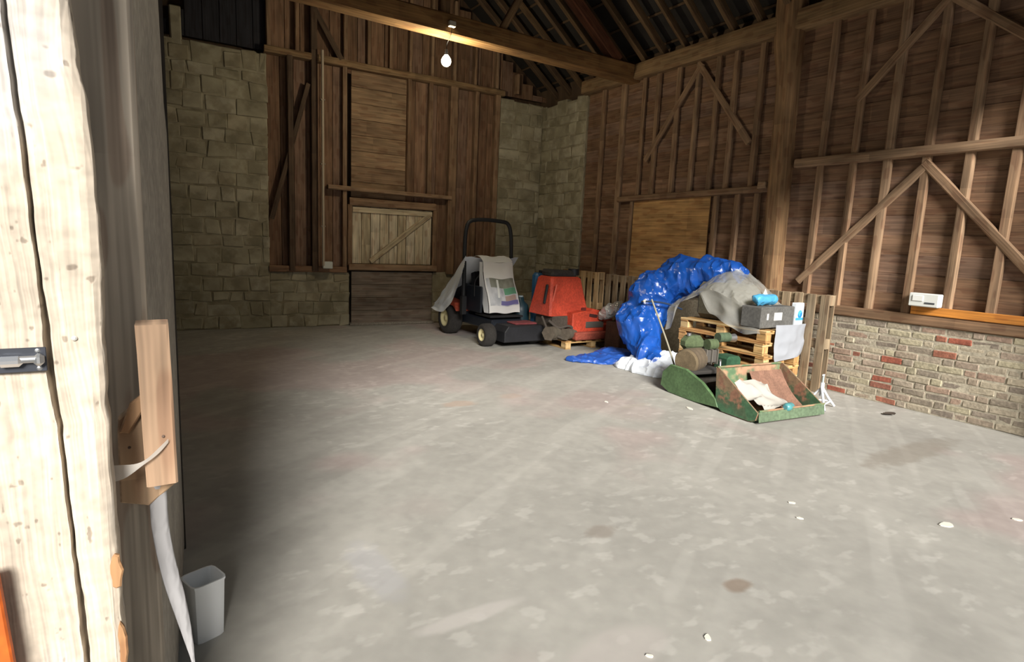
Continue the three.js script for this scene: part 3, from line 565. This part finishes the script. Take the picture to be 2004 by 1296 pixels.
  for (const s of [-1, 1]) mesh('roll_bar_foot', cbox(0.08, 0.3, 0.1, 0.01), blackM, m, [0.005 + s * 0.435, 0.55, -0.12]);
}
{ // printed sack draped over the steering wheel
  const sackT = tex(256, 384, (u, v) => {
    const n = fbm2(u * 7 + 3, v * 7, 64, 4, 131), e = (a, b, c, d) => u > a && u < b && v > c && v < d; let c = [0.86, 0.86, 0.85];
    if (e(0.04, 0.96, 0.14, 0.68)) c = [0.58 + 0.3 * n, 0.60 + 0.28 * n, 0.62 + 0.26 * n];
    if (e(0.14, 0.96, 0.50, 0.68)) c = [0.40 + 0.2 * n, 0.41 + 0.2 * n, 0.36 + 0.2 * n];
    if (e(0.5, 0.96, 0.37, 0.50)) c = [0.38, 0.55 + 0.1 * n, 0.47];
    if (e(0.36, 0.97, 0.16, 0.25)) c = [0.42, 0.41, 0.60];
    if (e(0.5, 0.9, 0.25, 0.35)) c = [0.66, 0.58, 0.54];
    if (Math.abs(u - 0.3 - 0.2 * (v - 0.3)) < 0.03 && v > 0.3 && v < 0.66) c = [0.85, 0.86, 0.84];
    return c;
  }, 1, 1); sackT.repeat.set(1, 1);
  const front = (u, v) => { const w = 0.56 - 0.02 * v, x = 4.73 - w / 2 + u * w - 0.05 * v + 0.015 * Math.sin(v * 7), y = 0.47 + v * 0.78 + 0.01 * Math.sin(u * 9), bulge = 0.07 * Math.sin(Math.PI * u) * Math.sin(Math.PI * Math.min(1, v * 1.1)) + 0.012 * (n3(u * 6, v * 8, 3) - 0.5); return [x, y, -7.72 - 0.2 * v + bulge]; };
  const s = thing('printed_sack', 'white printed sack draped over the front of the dark mower', 'sack');
  mesh('printed_front', grid(30, 40, front), S(0xffffff, { map: sackT, roughness: 0.55, side: THREE.DoubleSide }), s);
  mesh('sack_side', grid(10, 40, (u, v) => { const p = front(0, v); return [p[0] - 0.02 * u, p[1], p[2] - u * (0.11 + 0.05 * Math.sin(v * 5)) - 0.02]; }), S(0xc9cccf, { roughness: 0.55, side: THREE.DoubleSide }), s);
  mesh('folded_top', grid(30, 12, (u, v) => { const p = front(u, 1); return [p[0] + 0.01 * Math.sin(v * 5), p[1] + 0.09 * Math.sin(v * 2.2) + 0.012 * (n3(u * 9, v * 5, 8) - 0.5), p[2] - v * 0.3]; }), S(0xd0d3d6, { roughness: 0.5, side: THREE.DoubleSide }), s);
}
{ // white sheet over the rear of the mower
  const sm = S(0xe2e8ee, { roughness: 0.6, side: THREE.DoubleSide }), s = thing('white_dust_sheet', 'pale sheet hanging from the roll bar over the rear of the mower', 'sheet');
  const edge = (t) => { const y = 1.34 - 0.86 * Math.pow(t, 0.95), z = -8.1 - 1.12 * t; return [z, y]; };
  const fold = (a, b) => 0.03 * (n3(a * 5, b * 7, 2) - 0.5) + 0.02 * (ridge(a * 9, b * 4, 5) - 0.5);
  mesh('top_fall', grid(26, 34, (u, v) => { const [z, y] = edge(v); return [4.2 + 0.02 * v + u * 0.98, y + fold(u, v) - 0.05 * Math.sin(Math.PI * u), z]; }), sm, s);
  mesh('side_fall', grid(18, 34, (u, v) => { const [z, y] = edge(v), drop = 0.58 * Math.sin(Math.PI * (0.18 + 0.74 * v)) * (1 - 0.25 * v) - 0.02; return [4.2 + 0.02 * v - 0.05 * u + fold(u, v + 3), y - u * Math.min(drop, y - 0.22) , z - 0.05 * u * v]; }), sm, s);
}
{ // dark canister and blue can between the machines
  const prof = [[0.001, 0], [0.14, 0], [0.15, 0.02], [0.15, 0.3], [0.13, 0.36], [0.06, 0.4], [0.05, 0.44], [0.001, 0.44]].map((q) => new THREE.Vector2(...q));
  const c = thing('oil_drum', 'dark teal drum between the dark mower and the red machine', 'drum', [5.13, 0, -7.9]);
  mesh('drum_body', new THREE.LatheGeometry(prof.map((q) => q.clone().multiply(new THREE.Vector2(1, 1.6))), 28), S(0x1d3640, { roughness: 0.45 }), c); mesh('cap', new THREE.CylinderGeometry(0.04, 0.04, 0.03, 16), S(0x9aa8ad), c, [0, 0.71, 0]);
  const b = thing('blue_jerrycan', 'blue plastic can behind the left shoulder of the red machine', 'can', [5.36, 0.13, -7.74]);
  mesh('can_body', cbox(0.2, 0.98, 0.16, 0.04), S(0x2c5a80, { roughness: 0.5 }), b, [0, 0.49, 0]); mesh('cap', new THREE.CylinderGeometry(0.03, 0.03, 0.04, 14), blackM, b, [0.03, 1.0, 0]);
}

// ---------------------------------------------------------------- red machine on its pallet
{
  const redM = S(0xe2553c, { map: plainT, roughness: 0.5 }), grime = S(0x6b6155, { map: plainT }), m = thing('red_mower', 'red machine with a tall tapered cowl standing on a pallet', 'mower', [5.6, 0.13, -7.3]);
  const box = (w0, d0, y0, w1, d1, y1, dx = 0, dz = 0, c = 0.03) => { const R = (w, d, y, x, z) => [[w, d - c], [w - c, d], [-w + c, d], [-w, d - c], [-w, -d + c], [-w + c, -d], [w - c, -d], [w, -d + c]].map(([a, b]) => V(a + x, y, b + z)).reverse(); return loft([R(w0, d0, y0, 0, 0), R(w0, d0, y0 + 0.02, 0, 0), R(w1, d1, y1 - 0.03, dx, dz), R(w1 - 0.03, d1 - 0.03, y1, dx, dz)], { crease: 0.4 }); };
  const cowl = mesh('cowl', box(0.38, 0.3, 0.36, 0.29, 0.2, 0.95, 0.02, -0.05), redM, m, [-0.1, 0, -0.05]);
  mesh('side_slot', cbox(0.03, 0.3, 0.05, 0.01), blackM, cowl, [-0.335, 0.68, 0.1], [0, 0, -0.15]);
  mesh('front_vent', cbox(0.09, 0.12, 0.03, 0.006), S(0x5d2018), cowl, [0.27, 0.42, 0.29], [0, 0, 0]);
  mesh('trim_strip', cbox(0.02, 0.45, 0.02, 0.006), S(0xc8614f), cowl, [-0.29, 0.62, 0.24], [0.12, 0, -0.14]);
  mesh('engine_top', cbox(0.48, 0.12, 0.34, 0.04, 0.02), S(0x3f3b38, { map: plainT }), m, [-0.08, 0.98, -0.12]);
  mesh('air_filter', new THREE.CylinderGeometry(0.085, 0.09, 0.1, 20), blackM, m, [0.13, 1.02, -0.02]);
  mesh('base_frame', cbox(0.98, 0.14, 0.7, 0.02), grime, m, [0.02, 0.08, 0.0]);
  mesh('engine_block', cbox(0.66, 0.24, 0.5, 0.03, 0.012), S(0x5a5148, { map: plainT }), m, [-0.1, 0.26, 0.02]);
  // front deck housing with its discharge opening
  const d = new THREE.Group(); d.name = 'front_deck'; d.position.set(0.36, 0, 0.3); m.add(d);
  mesh('deck_shell', prism([[-0.5, 0.06], [0.28, 0.06], [0.27, 0.3], [0.2, 0.38], [-0.3, 0.43], [-0.5, 0.4]], 0.2, 0.015), redM, d, [0, 0, 0]);
  mesh('deck_lip', cbox(0.8, 0.12, 0.12, 0.02), S(0xb85a48, { map: plainT }), d, [-0.11, 0.07, 0.14]);
  mesh('opening', cbox(0.36, 0.1, 0.03, 0.01), S(0x4a4640), d, [-0.08, 0.23, 0.095]);
  mesh('deck_wing', prism([[-0.2, 0.4], [0.2, 0.36], [0.18, 0.41], [-0.1, 0.47]], 0.2, 0.006), redM, d, [0, 0, -0.03]);
  mesh('dark_recess', cbox(0.16, 0.05, 0.02, 0.006), S(0x3a1712), d, [-0.12, 0.37, 0.098], [0, 0, -0.15]);
  // cutting cylinders at the left front
  for (const [x, z, r] of [[-0.42, 0.3, 0.1], [-0.16, 0.36, 0.085]]) {
    const c = mesh('cutting_cylinder', new THREE.CylinderGeometry(r, r, 0.3, 12), S(0x70685c, { map: plainT, roughness: 0.7 }), m, [x, r + 0.02, z], [0, 0.4, Math.PI / 2]);
    for (const s of [-1, 1]) mesh('end_plate', new THREE.CylinderGeometry(r * 1.15, r * 1.15, 0.02, 6), grime, c, [0, s * 0.16, 0]);
  }
  mesh('lift_arm', tube([[-0.5, 0.3, 0.25], [-0.38, 0.2, 0.34], [-0.2, 0.22, 0.38], [-0.02, 0.1, 0.36]], 0.022, 20), S(0x4a433c), m);
  mesh('lift_arm', tube([[-0.52, 0.34, 0.1], [-0.5, 0.12, 0.3], [-0.36, 0.05, 0.42]], 0.018, 20), S(0x4a433c), m);
}
{ // crumpled foil bag and brown box beside the tarpaulin
  const g = crumple(blob(V(5.75, 0.4, -7.0), V(6.3, 0.9, -6.35), 40, (x, y, z) => smin(cap(x, y, z, [6.0, 0.58, -6.75], [6.05, 0.68, -6.58], 0.09, 0.08), cap(x, y, z, [5.97, 0.52, -6.8], [5.95, 0.5, -6.85], 0.05, 0.05), 0.05)), 0.02, 9, 22);
  g.translate(-6, -0.43, 6.7); const o = tag(mesh('foil_bag', g, S(0xb4b7b6, { metalness: 0.3, roughness: 0.3 })), 'crumpled silver bag between the red machine and the blue tarpaulin', 'bag'); o.position.set(6, 0.43, -6.7);
  const b = tag(mesh('rusty_box', cbox(0.3, 0.44, 0.34, 0.015, 0.008), S(0x5b4337, { map: plainT })), 'dark rusty box under the crumpled silver bag', 'box'); b.position.set(6.12, 0.22, -6.58);
}

// ---------------------------------------------------------------- blue tarpaulin, white sheet, clear sheet
{
  const chain = [[[5.42, 0.08, -5.12], [5.52, 0.22, -5.36], 0.1, 0.13], [[5.52, 0.22, -5.36], [5.66, 0.55, -5.7], 0.15, 0.27], [[5.66, 0.55, -5.7], [5.86, 0.98, -5.72], 0.27, 0.23], [[5.86, 0.98, -5.72], [6.1, 1.2, -5.45], 0.22, 0.23], [[6.1, 1.2, -5.45], [6.24, 1.28, -5.0], 0.23, 0.2], [[6.24, 1.28, -5.0], [6.28, 1.32, -4.65], 0.18, 0.1]];
  const g = blob(V(5.0, -0.05, -6.4), V(6.75, 1.7, -4.4), 112, (x, y, z) => { let d = 9; for (const [a, b, p, q] of chain) d = smin(d, cap(x, y, z, a, b, p, q), 0.1); return d; });
  const body = crumple(g, 0.048, 4.2, 9.5, 0.01, 0.6);
  const tarpM = S(0x184c9e, { roughness: 0.3 }), t = thing('blue_tarpaulin', 'bright blue crumpled tarpaulin heaped over the pallets', 'tarpaulin', [5.5, 0, -5.6]);
  body.translate(-5.5, 0, 5.6); mesh('heaped_sheet', body, tarpM, t);
  const tail = blob(V(4.7, -0.1, -6.6), V(6.0, 0.3, -5.4), 64, (x, y, z) => { const q = y * 4.5; return smin(cap(x, q, z, [4.97, 0.1, -6.12], [5.45, 0.15, -6.0], 0.16, 0.27), cap(x, q, z, [5.25, 0, -5.95], [5.62, 0.3, -6.05], 0.2, 0.28), 0.1) / 2.5; });
  const tl = crumple(tail, 0.022, 5, 14, 0.005); tl.translate(-5.5, 0, 5.6); mesh('floor_tail', tl, S(0x254f9e, { roughness: 0.4 }), t);
  const cord = thing('tie_cord', 'dark cord with a pale toggle tied round the blue tarpaulin', 'cord');
  mesh('cord', tube([[5.45, 0.88, -5.5], [5.6, 0.885, -5.38], [5.8, 0.85, -5.3], [5.9, 0.8, -5.2]], 0.012, 20), S(0x23344f), cord); mesh('toggle', cbox(0.1, 0.035, 0.035, 0.012), S(0xd9cfbf), cord, [5.48, 0.89, -5.47], [0, 0.7, 0]);
}
{
  const g = crumple(blob(V(5.0, -0.15, -6.0), V(6.1, 0.5, -4.6), 64, (x, y, z) => smin(smin(cap(x, y * 1.15, z, [5.52, 0.0, -5.5], [5.6, 0.06, -5.02], 0.17, 0.22), cap(x, y * 1.2, z, [5.5, 0, -4.98], [5.55, 0.14, -5.1], 0.12, 0.16), 0.1), cap(x, y * 1.3, z, [5.32, 0, -5.5], [5.36, 0, -5.0], 0.16, 0.16), 0.12)), 0.03, 5, 11, 0.004);
  g.translate(-5.5, 0, 5.2); const o = tag(mesh('white_plastic_sheet', g, S(0xdfe6ee, { roughness: 0.35 })), 'crumpled white plastic sheet on the floor under the blue tarpaulin', 'plastic sheet'); o.position.set(5.5, 0, -5.2);
}
{ // goods under the clear sheet
  const h = tag(mesh('covered_bale', cbox(0.52, 0.42, 0.62, 0.06, 0.04), S(0x6f6a5c, { map: plainT })), 'dull bale under the dusty clear sheet on the pallet stack', 'bale'); h.position.set(6.2, 0.965, -4.72);
  const clear = new THREE.MeshPhysicalMaterial({ color: 0xe2e2da, roughness: 0.1, transmission: 0.75, thickness: 0, side: THREE.DoubleSide });
  const top = (x, z) => { const a = Math.exp(-(((z + 4.68) / 0.5) ** 2) - (((x - 6.22) / 0.55) ** 2)), k = 0.79 + 0.54 * a + 0.03 * Math.exp(-(((z + 4.2) / 0.2) ** 2)); return k; };
  const wr = (x, z) => 0.05 * (ridge(x * 4, z * 4, 3) - 0.6) + 0.03 * (ridge(x * 9 + z * 3, z * 9, 8) - 0.6) + 0.012 * (ridge(x * 22, z * 22, 5) - 0.6);
  const g = grid(110, 110, (u, v) => {   // u runs from the hanging left hem over the stack to the wall side
    const z = -5.32 + v * 1.38, hem = 0.05 + 0.28 * (1 - smooth(0.06, 0.14, v)) + (0.2 + 0.06 * n3(v * 9, 2, 2)) * smooth(0.36, 0.5, v) * (1 - 0.55 * smooth(0.86, 1, v));
    if (u < 0.28) { const t = 1 - u / 0.28; return [5.79 - 0.05 * t + 0.03 * (n3(t * 4, v * 9, 4) - 0.5) + 0.02 * Math.sin(v * 26) * t, top(5.82, z) - t * hem, z + 0.03 * (n3(v * 8, t * 3, 1) - 0.5)]; }
    const x = 5.8 + (u - 0.28) / 0.72 * 0.7; return [x, top(x, z) + 0.012 + wr(x, z), z];
  });
  tag(mesh('clear_plastic_sheet', toCreasedNormals(g, 0.6), clear), 'dusty clear plastic sheet draped over the pallet stack', 'plastic sheet');
}
{ // things on top of the stack
  const c = thing('grey_carton', 'dark grey carton with a pale label on the pallet stack', 'carton', [6.06, 0.735, -4.07]);
  mesh('carton_body', cbox(0.62, 0.24, 0.26, 0.008), S(0x6b6a68, { map: plainT }), c, [0, 0.12, 0]); mesh('label', cbox(0.15, 0.09, 0.003, 0.001), S(0xc0bfba), c, [0.0, 0.13, 0.131]); mesh('label', cbox(0.03, 0.07, 0.003, 0.001), S(0xd6d6d4), c, [-0.19, 0.13, 0.131]);
  const b = tag(mesh('blue_pouch', crumple(blob(V(5.7, 0.9, -4.3), V(6.3, 1.2, -3.9), 36, (x, y, z) => cap(x, y, z, [5.86, 1.05, -4.08], [6.15, 1.04, -4.1], 0.06, 0.055)), 0.012, 8, 18), S(0x4a9ac4, { roughness: 0.4 })), 'pale blue plastic pouch lying on the grey carton', 'pouch');
  const k = tag(mesh('white_cone', new THREE.ConeGeometry(0.055, 0.12, 14), S(0xd5d2c6, { roughness: 0.5 })), 'small white cone standing behind the pale blue pouch', 'cone'); k.position.set(6.14, 1.1, -4.19);
  const printT = tex(64, 96, (u, v) => { const d = Math.hypot(u - 0.52, (v - 0.38) * 1.2); return d < 0.3 ? (fbm2(u * 6, v * 6, 64, 3, 3) > 0.45 ? [0.12, 0.45, 0.75] : [0.3, 0.65, 0.86]) : v < 0.16 ? [0.25, 0.6, 0.82] : [0.86, 0.91, 0.96]; }, 1, 1); printT.repeat.set(1, 1);
  const p = thing('blue_white_packet', 'white packet with a blue print on the corner of the stack', 'packet', [6.46, 0.735, -3.96], 0.0);
  mesh('packet_body', cbox(0.16, 0.28, 0.06, 0.006), S(0xdfe6ec, { roughness: 0.45 }), p, [0, 0.14, 0]);
  mesh('print', new THREE.PlaneGeometry(0.15, 0.19), S(0xffffff, { map: printT, roughness: 0.45 }), p, [0, 0.17, 0.0315]);
  const bag = grid(26, 30, (u, v) => { const rc = v < 0.2 ? 0.06 * (1 - v / 0.2) ** 2 : 0, x = 5.93 + (u * (1 - 2 * rc) + rc) * 0.56, y = 0.36 + v * 0.42 + 0.05 * u * (1 - v); return [x, y, -3.862 + 0.03 * Math.sin(Math.PI * u) + 0.022 * (ridge(u * 4, v * 3, 6) - 0.5) * (1 - v) + 0.012 * (n3(u * 7, v * 5, 2) - 0.5)]; });
  tag(mesh('white_sack', bag, S(0x94989f, { roughness: 0.5, side: THREE.DoubleSide })), 'pale grey sack hanging over the near end of the pallet stack', 'sack');
}

// ---------------------------------------------------------------- green cylinder mower, its grass box, axle stand
{
  const green = S(0xffffff, { map: rustT, roughness: 0.6, bumpMap: rustT, bumpScale: 0.002 }), leaf = S(0x688a5e, { map: plainT, roughness: 0.5 }), moss = S(0x5c6b4a, { map: plainT }), dirt = S(0x6d5f4e, { map: plainT });
  const boxT = tex(512, 512, (u, v) => {   // green paint surviving along the bottom, bare rusty steel above
    const a = fbm2(u * 5, v * 5, 64, 4, 151), b = fbm2(u * 22, v * 22, 64, 4, 157), k = smooth(0.26, 0.44, v + 0.5 * (a - 0.5) + 0.2 * (b - 0.5)), q = 0.9 + 0.3 * (b - 0.5), w = smooth(0.5, 0.62, a);
    return [(0.30 + 0.28 * k + 0.03 * w) * q, (0.46 + 0.03 * k - 0.04 * w) * q, (0.33 + 0.05 * k - 0.02 * w) * q];
  }, 0.5, 0.5), boxM = S(0xffffff, { map: boxT, roughness: 0.7 });
  const m = thing('cylinder_mower', 'old green cylinder mower with engine, behind its grass box', 'mower', [5.16, 0, -4.0], -0.14);
  const side = [[-0.44, 0.05], [-0.3, 0.0], [0.1, 0.0], [0.44, 0.03], [0.4, 0.1], [0.2, 0.22], [-0.05, 0.3], [-0.3, 0.3], [-0.42, 0.2]];
  for (const s of [-1, 1]) mesh('side_plate', prism(side, 0.035, 0.008), leaf, m, [s * 0.36, 0.01, 0], [0, -Math.PI / 2, 0]);
  const cyl = mesh('cutting_reel', new THREE.CylinderGeometry(0.03, 0.03, 0.68, 12), S(0x3a3632), m, [0, 0.12, 0.16], [0, 0, Math.PI / 2]);
  for (let i = 0; i < 6; i++) { const a = i / 6 * 6.2832; mesh('blade', grid(1, 16, (u, v) => { const t = a + v * 1.3, r = 0.03 + u * 0.07; return [Math.cos(t) * r, v * 0.66 - 0.33, Math.sin(t) * r]; }), S(0x57504a, { roughness: 0.5, side: THREE.DoubleSide, metalness: 0.4 }), cyl); }
  mesh('rear_roller', new THREE.CylinderGeometry(0.11, 0.11, 0.66, 24), S(0x4c463f, { map: plainT }), m, [0, 0.115, -0.26], [0, 0, Math.PI / 2]);
  mesh('front_roller', new THREE.CylinderGeometry(0.045, 0.045, 0.66, 16), S(0x4c463f, { map: plainT }), m, [0, 0.05, 0.33], [0, 0, Math.PI / 2]);
  mesh('bed_plate', cbox(0.68, 0.04, 0.3, 0.008), S(0x35322f), m, [0, 0.27, -0.18]);
  mesh('engine_case', new THREE.CylinderGeometry(0.14, 0.14, 0.2, 26), dirt, m, [-0.18, 0.38, -0.2], [0.25, 0.4, Math.PI / 2]);
  mesh('flywheel_cover', new THREE.CylinderGeometry(0.125, 0.14, 0.03, 26), S(0x77674f, { map: plainT }), m, [-0.29, 0.37, -0.16], [0.25, 0.4, Math.PI / 2]);
  mesh('fuel_tank', cbox(0.26, 0.17, 0.2, 0.06), moss, m, [-0.14, 0.56, -0.26]);
  mesh('filler_cap', new THREE.CylinderGeometry(0.025, 0.025, 0.03, 14), steelM, m, [-0.2, 0.655, -0.25]);
  mesh('air_cleaner', new THREE.CylinderGeometry(0.06, 0.06, 0.12, 18), moss, m, [0.06, 0.55, -0.18], [0, 0, Math.PI / 2]);
  mesh('silencer', new THREE.CylinderGeometry(0.055, 0.055, 0.16, 18), S(0x55684f, { map: plainT }), m, [0.34, 0.6, -0.3], [0, 0, Math.PI / 2]);
  mesh('exhaust_end', new THREE.CylinderGeometry(0.04, 0.05, 0.1, 16), steelM, m, [0.46, 0.59, -0.3], [0, 0, Math.PI / 2]);
  mesh('gear_case', cbox(0.2, 0.2, 0.24, 0.03), S(0x2f5b3f, { map: plainT }), m, [0.24, 0.34, -0.1]);
  mesh('cylinder_fins', cbox(0.16, 0.14, 0.14, 0.01), S(0x4e4a45), m, [0.04, 0.42, -0.2]);
  for (const x of [-0.05, 0.03, 0.11]) mesh('fin', cbox(0.01, 0.17, 0.18, 0.002), S(0x68635b), m, [x, 0.42, -0.2]);
  for (const s of [-1]) mesh('handlebar', tube([[s * 0.3, 0.25, -0.3], [s * 0.33, 0.5, -0.42], [s * 0.4, 0.82, -0.56], [s * 0.44, 1.0, -0.64]], 0.01, 20), S(0x85806e, { roughness: 0.6 }), m);
  mesh('control_rod', tube([[-0.05, 0.3, 0.1], [-0.02, 0.42, 0.06], [0.03, 0.4, 0.0]], 0.012, 12), steelM, m);
  const b = thing('grass_box', 'rusty green grass box with litter in it, in front of the green mower', 'grass box', [5.17, 0, -3.36], -0.1);
  const out = [[0.27, 0.1], [0.25, 0.03], [0.18, 0.0], [-0.16, 0.0], [-0.24, 0.05], [-0.27, 0.41], [-0.24, 0.42]];
  for (const s of [-1, 1]) mesh('side_panel', prism(out, 0.014, 0.004), boxM, b, [s * 0.455, 0.012, 0], [0, -Math.PI / 2, 0]);
  const run = [[0.275, 0.12], [0.27, 0.06], [0.2, 0.005], [-0.17, 0.0], [-0.25, 0.06], [-0.28, 0.42]];
  const strip = (off) => run.map(([z, y]) => [z, y + off]);
  const rings = []; for (const [z, y] of run) rings.push([V(-0.45, y + 0.012, z), V(0.45, y + 0.012, z), V(0.45, y + 0.004, z + 0.004), V(-0.45, y + 0.004, z + 0.004)]);
  mesh('curved_tray', loft(rings, { crease: 0.5 }), new THREE.MeshStandardMaterial({ map: rustT, roughness: 0.75, side: THREE.DoubleSide }), b);
  mesh('front_band', cbox(0.91, 0.1, 0.012, 0.004), S(0x6c8166, { map: plainT }), b, [0, 0.075, 0.28], [-0.12, 0, 0]).userData.label = 'dull green painted front band';
  mesh('top_rim', tube([[-0.455, 0.43, -0.27], [0.455, 0.43, -0.27]], 0.012, 6), green, b); mesh('front_lip', tube([[-0.455, 0.13, 0.275], [0.455, 0.13, 0.275]], 0.01, 6), green, b);
  mesh('inner_lining', grid(8, 8, (u, v) => [-0.05 + u * 0.47, 0.035 + v * v * 0.33 + 0.01 * n3(u * 5, v * 5, 1), 0.17 - v * 0.4]), S(0x96705e, { map: plainT, side: THREE.DoubleSide }), b).userData.label = 'reddish brown rusted inside';
  const q = tag(mesh('paper_litter', toCreasedNormals(grid(22, 22, (u, v) => [4.82 + u * 0.42 - 0.1 * v + 0.05 * n3(v * 3, 1, 1), 0.09 + 0.2 * v * v + 0.06 * ridge(u * 3, v * 3, 2), -3.13 - v * 0.34]), 0.5), S(0xa9a59d, { roughness: 0.7, side: THREE.DoubleSide })), 'crumpled pale paper lying in the grass box', 'paper');
  const t = thing('teal_bottle', 'small teal bottle lying at the front of the grass box', 'bottle', [5.13, 0.13, -3.12]);
  mesh('bottle_body', new THREE.CapsuleGeometry(0.04, 0.1, 6, 16), S(0x4f8f93, { roughness: 0.35 }), t, [0, 0, 0], [0, 0.3, 1.45]); mesh('cap', new THREE.CylinderGeometry(0.018, 0.018, 0.03, 12), S(0x3a6b70), t, [-0.105, 0.012, 0.03], [0, 0.3, 1.45]);
}
{
  const wm = S(0xd9dde2, { roughness: 0.4 }), a = thing('axle_stand', 'white tripod axle stand beside the rusty grass box', 'axle stand', [5.88, 0, -3.24], 0.3);
  const leg = [[0.16, 0.1], [-0.16, 0.08], [0.0, -0.17]];
  for (const [x, z] of leg) mesh('leg', tube([[0.015 * Math.sign(x), 0.22, 0], [x * 0.5, 0.11, z * 0.5], [x, 0.014, z]], 0.013, 8), wm, a);
  for (let i = 0; i < 3; i++) { const p = leg[i], q = leg[(i + 1) % 3]; mesh('tie_bar', tube([[p[0] * 0.75, 0.07, p[1] * 0.75], [q[0] * 0.75, 0.07, q[1] * 0.75]], 0.009, 4), wm, a); }
  mesh('column', new THREE.CylinderGeometry(0.02, 0.022, 0.14, 14), wm, a, [0, 0.2, 0]); mesh('post', new THREE.CylinderGeometry(0.012, 0.012, 0.14, 12), S(0xb9c4c4, { metalness: 0.5, roughness: 0.4 }), a, [0, 0.28, 0]); mesh('saddle', cbox(0.05, 0.015, 0.02, 0.004), wm, a, [0, 0.35, 0]);
  const t = tag(mesh('white_tube', new THREE.CylinderGeometry(0.02, 0.02, 0.2, 14), wm), 'short white tube leaning against the right end of the grass box', 'tube'); t.position.set(5.75, 0.27, -3.55); t.rotation.set(0.5, 0, 0.9);
}

// ---------------------------------------------------------------- scraps on the floor
const scraps = [[3.905, -4.318, 0.03, 'small white chip on the open floor left of the green mower'], [3.408, -1.975, 0.024, 'upper of two white chips near the middle of the floor'], [3.248, -1.824, 0.02, 'lower of two white chips near the middle of the floor'],
  [3.984, -1.357, 0.05, 'largest white flake near the right edge of the floor'], [4.49, -1.172, 0.03, 'white flake at the right edge of the frame'], [4.535, -3.788, 0.05, 'pale flattened scrap before the green mower'], [1.579, -1.40, 0.016, 'tiny white chip at the bottom of the frame, left one'], [1.866, -1.362, 0.022, 'white chip at the bottom of the frame, right one']];
for (const [x, z, r, label] of scraps) { const pts = []; for (let i = 0; i < 9; i++) { const t = i / 9 * 6.2832; pts.push([Math.cos(t) * r * rr(0.6, 1.1), Math.sin(t) * r * 0.6 * rr(0.6, 1.1)]); } const o = tag(mesh('paint_flake', prism(pts, 0.006, 0.0015), S(0xdedacd)), label, 'flake', 'white scraps on the floor'); o.position.set(x, 0.003, z); o.rotation.set(-Math.PI / 2, 0, rr(0, 3)); }
{ const o = tag(mesh('dry_leaf', grid(6, 6, (u, v) => [(u - 0.5) * 0.16 * Math.sin(Math.PI * (0.1 + 0.8 * v)), 0.004 + 0.02 * Math.abs(u - 0.5) + 0.01 * v, (v - 0.5) * 0.1]), S(0x4a4038, { side: THREE.DoubleSide })), 'dark dry leaf on the floor below the brick wall', 'leaf'); o.position.set(6.33, 0, -2.775); }

renderer.render(scene, camera);
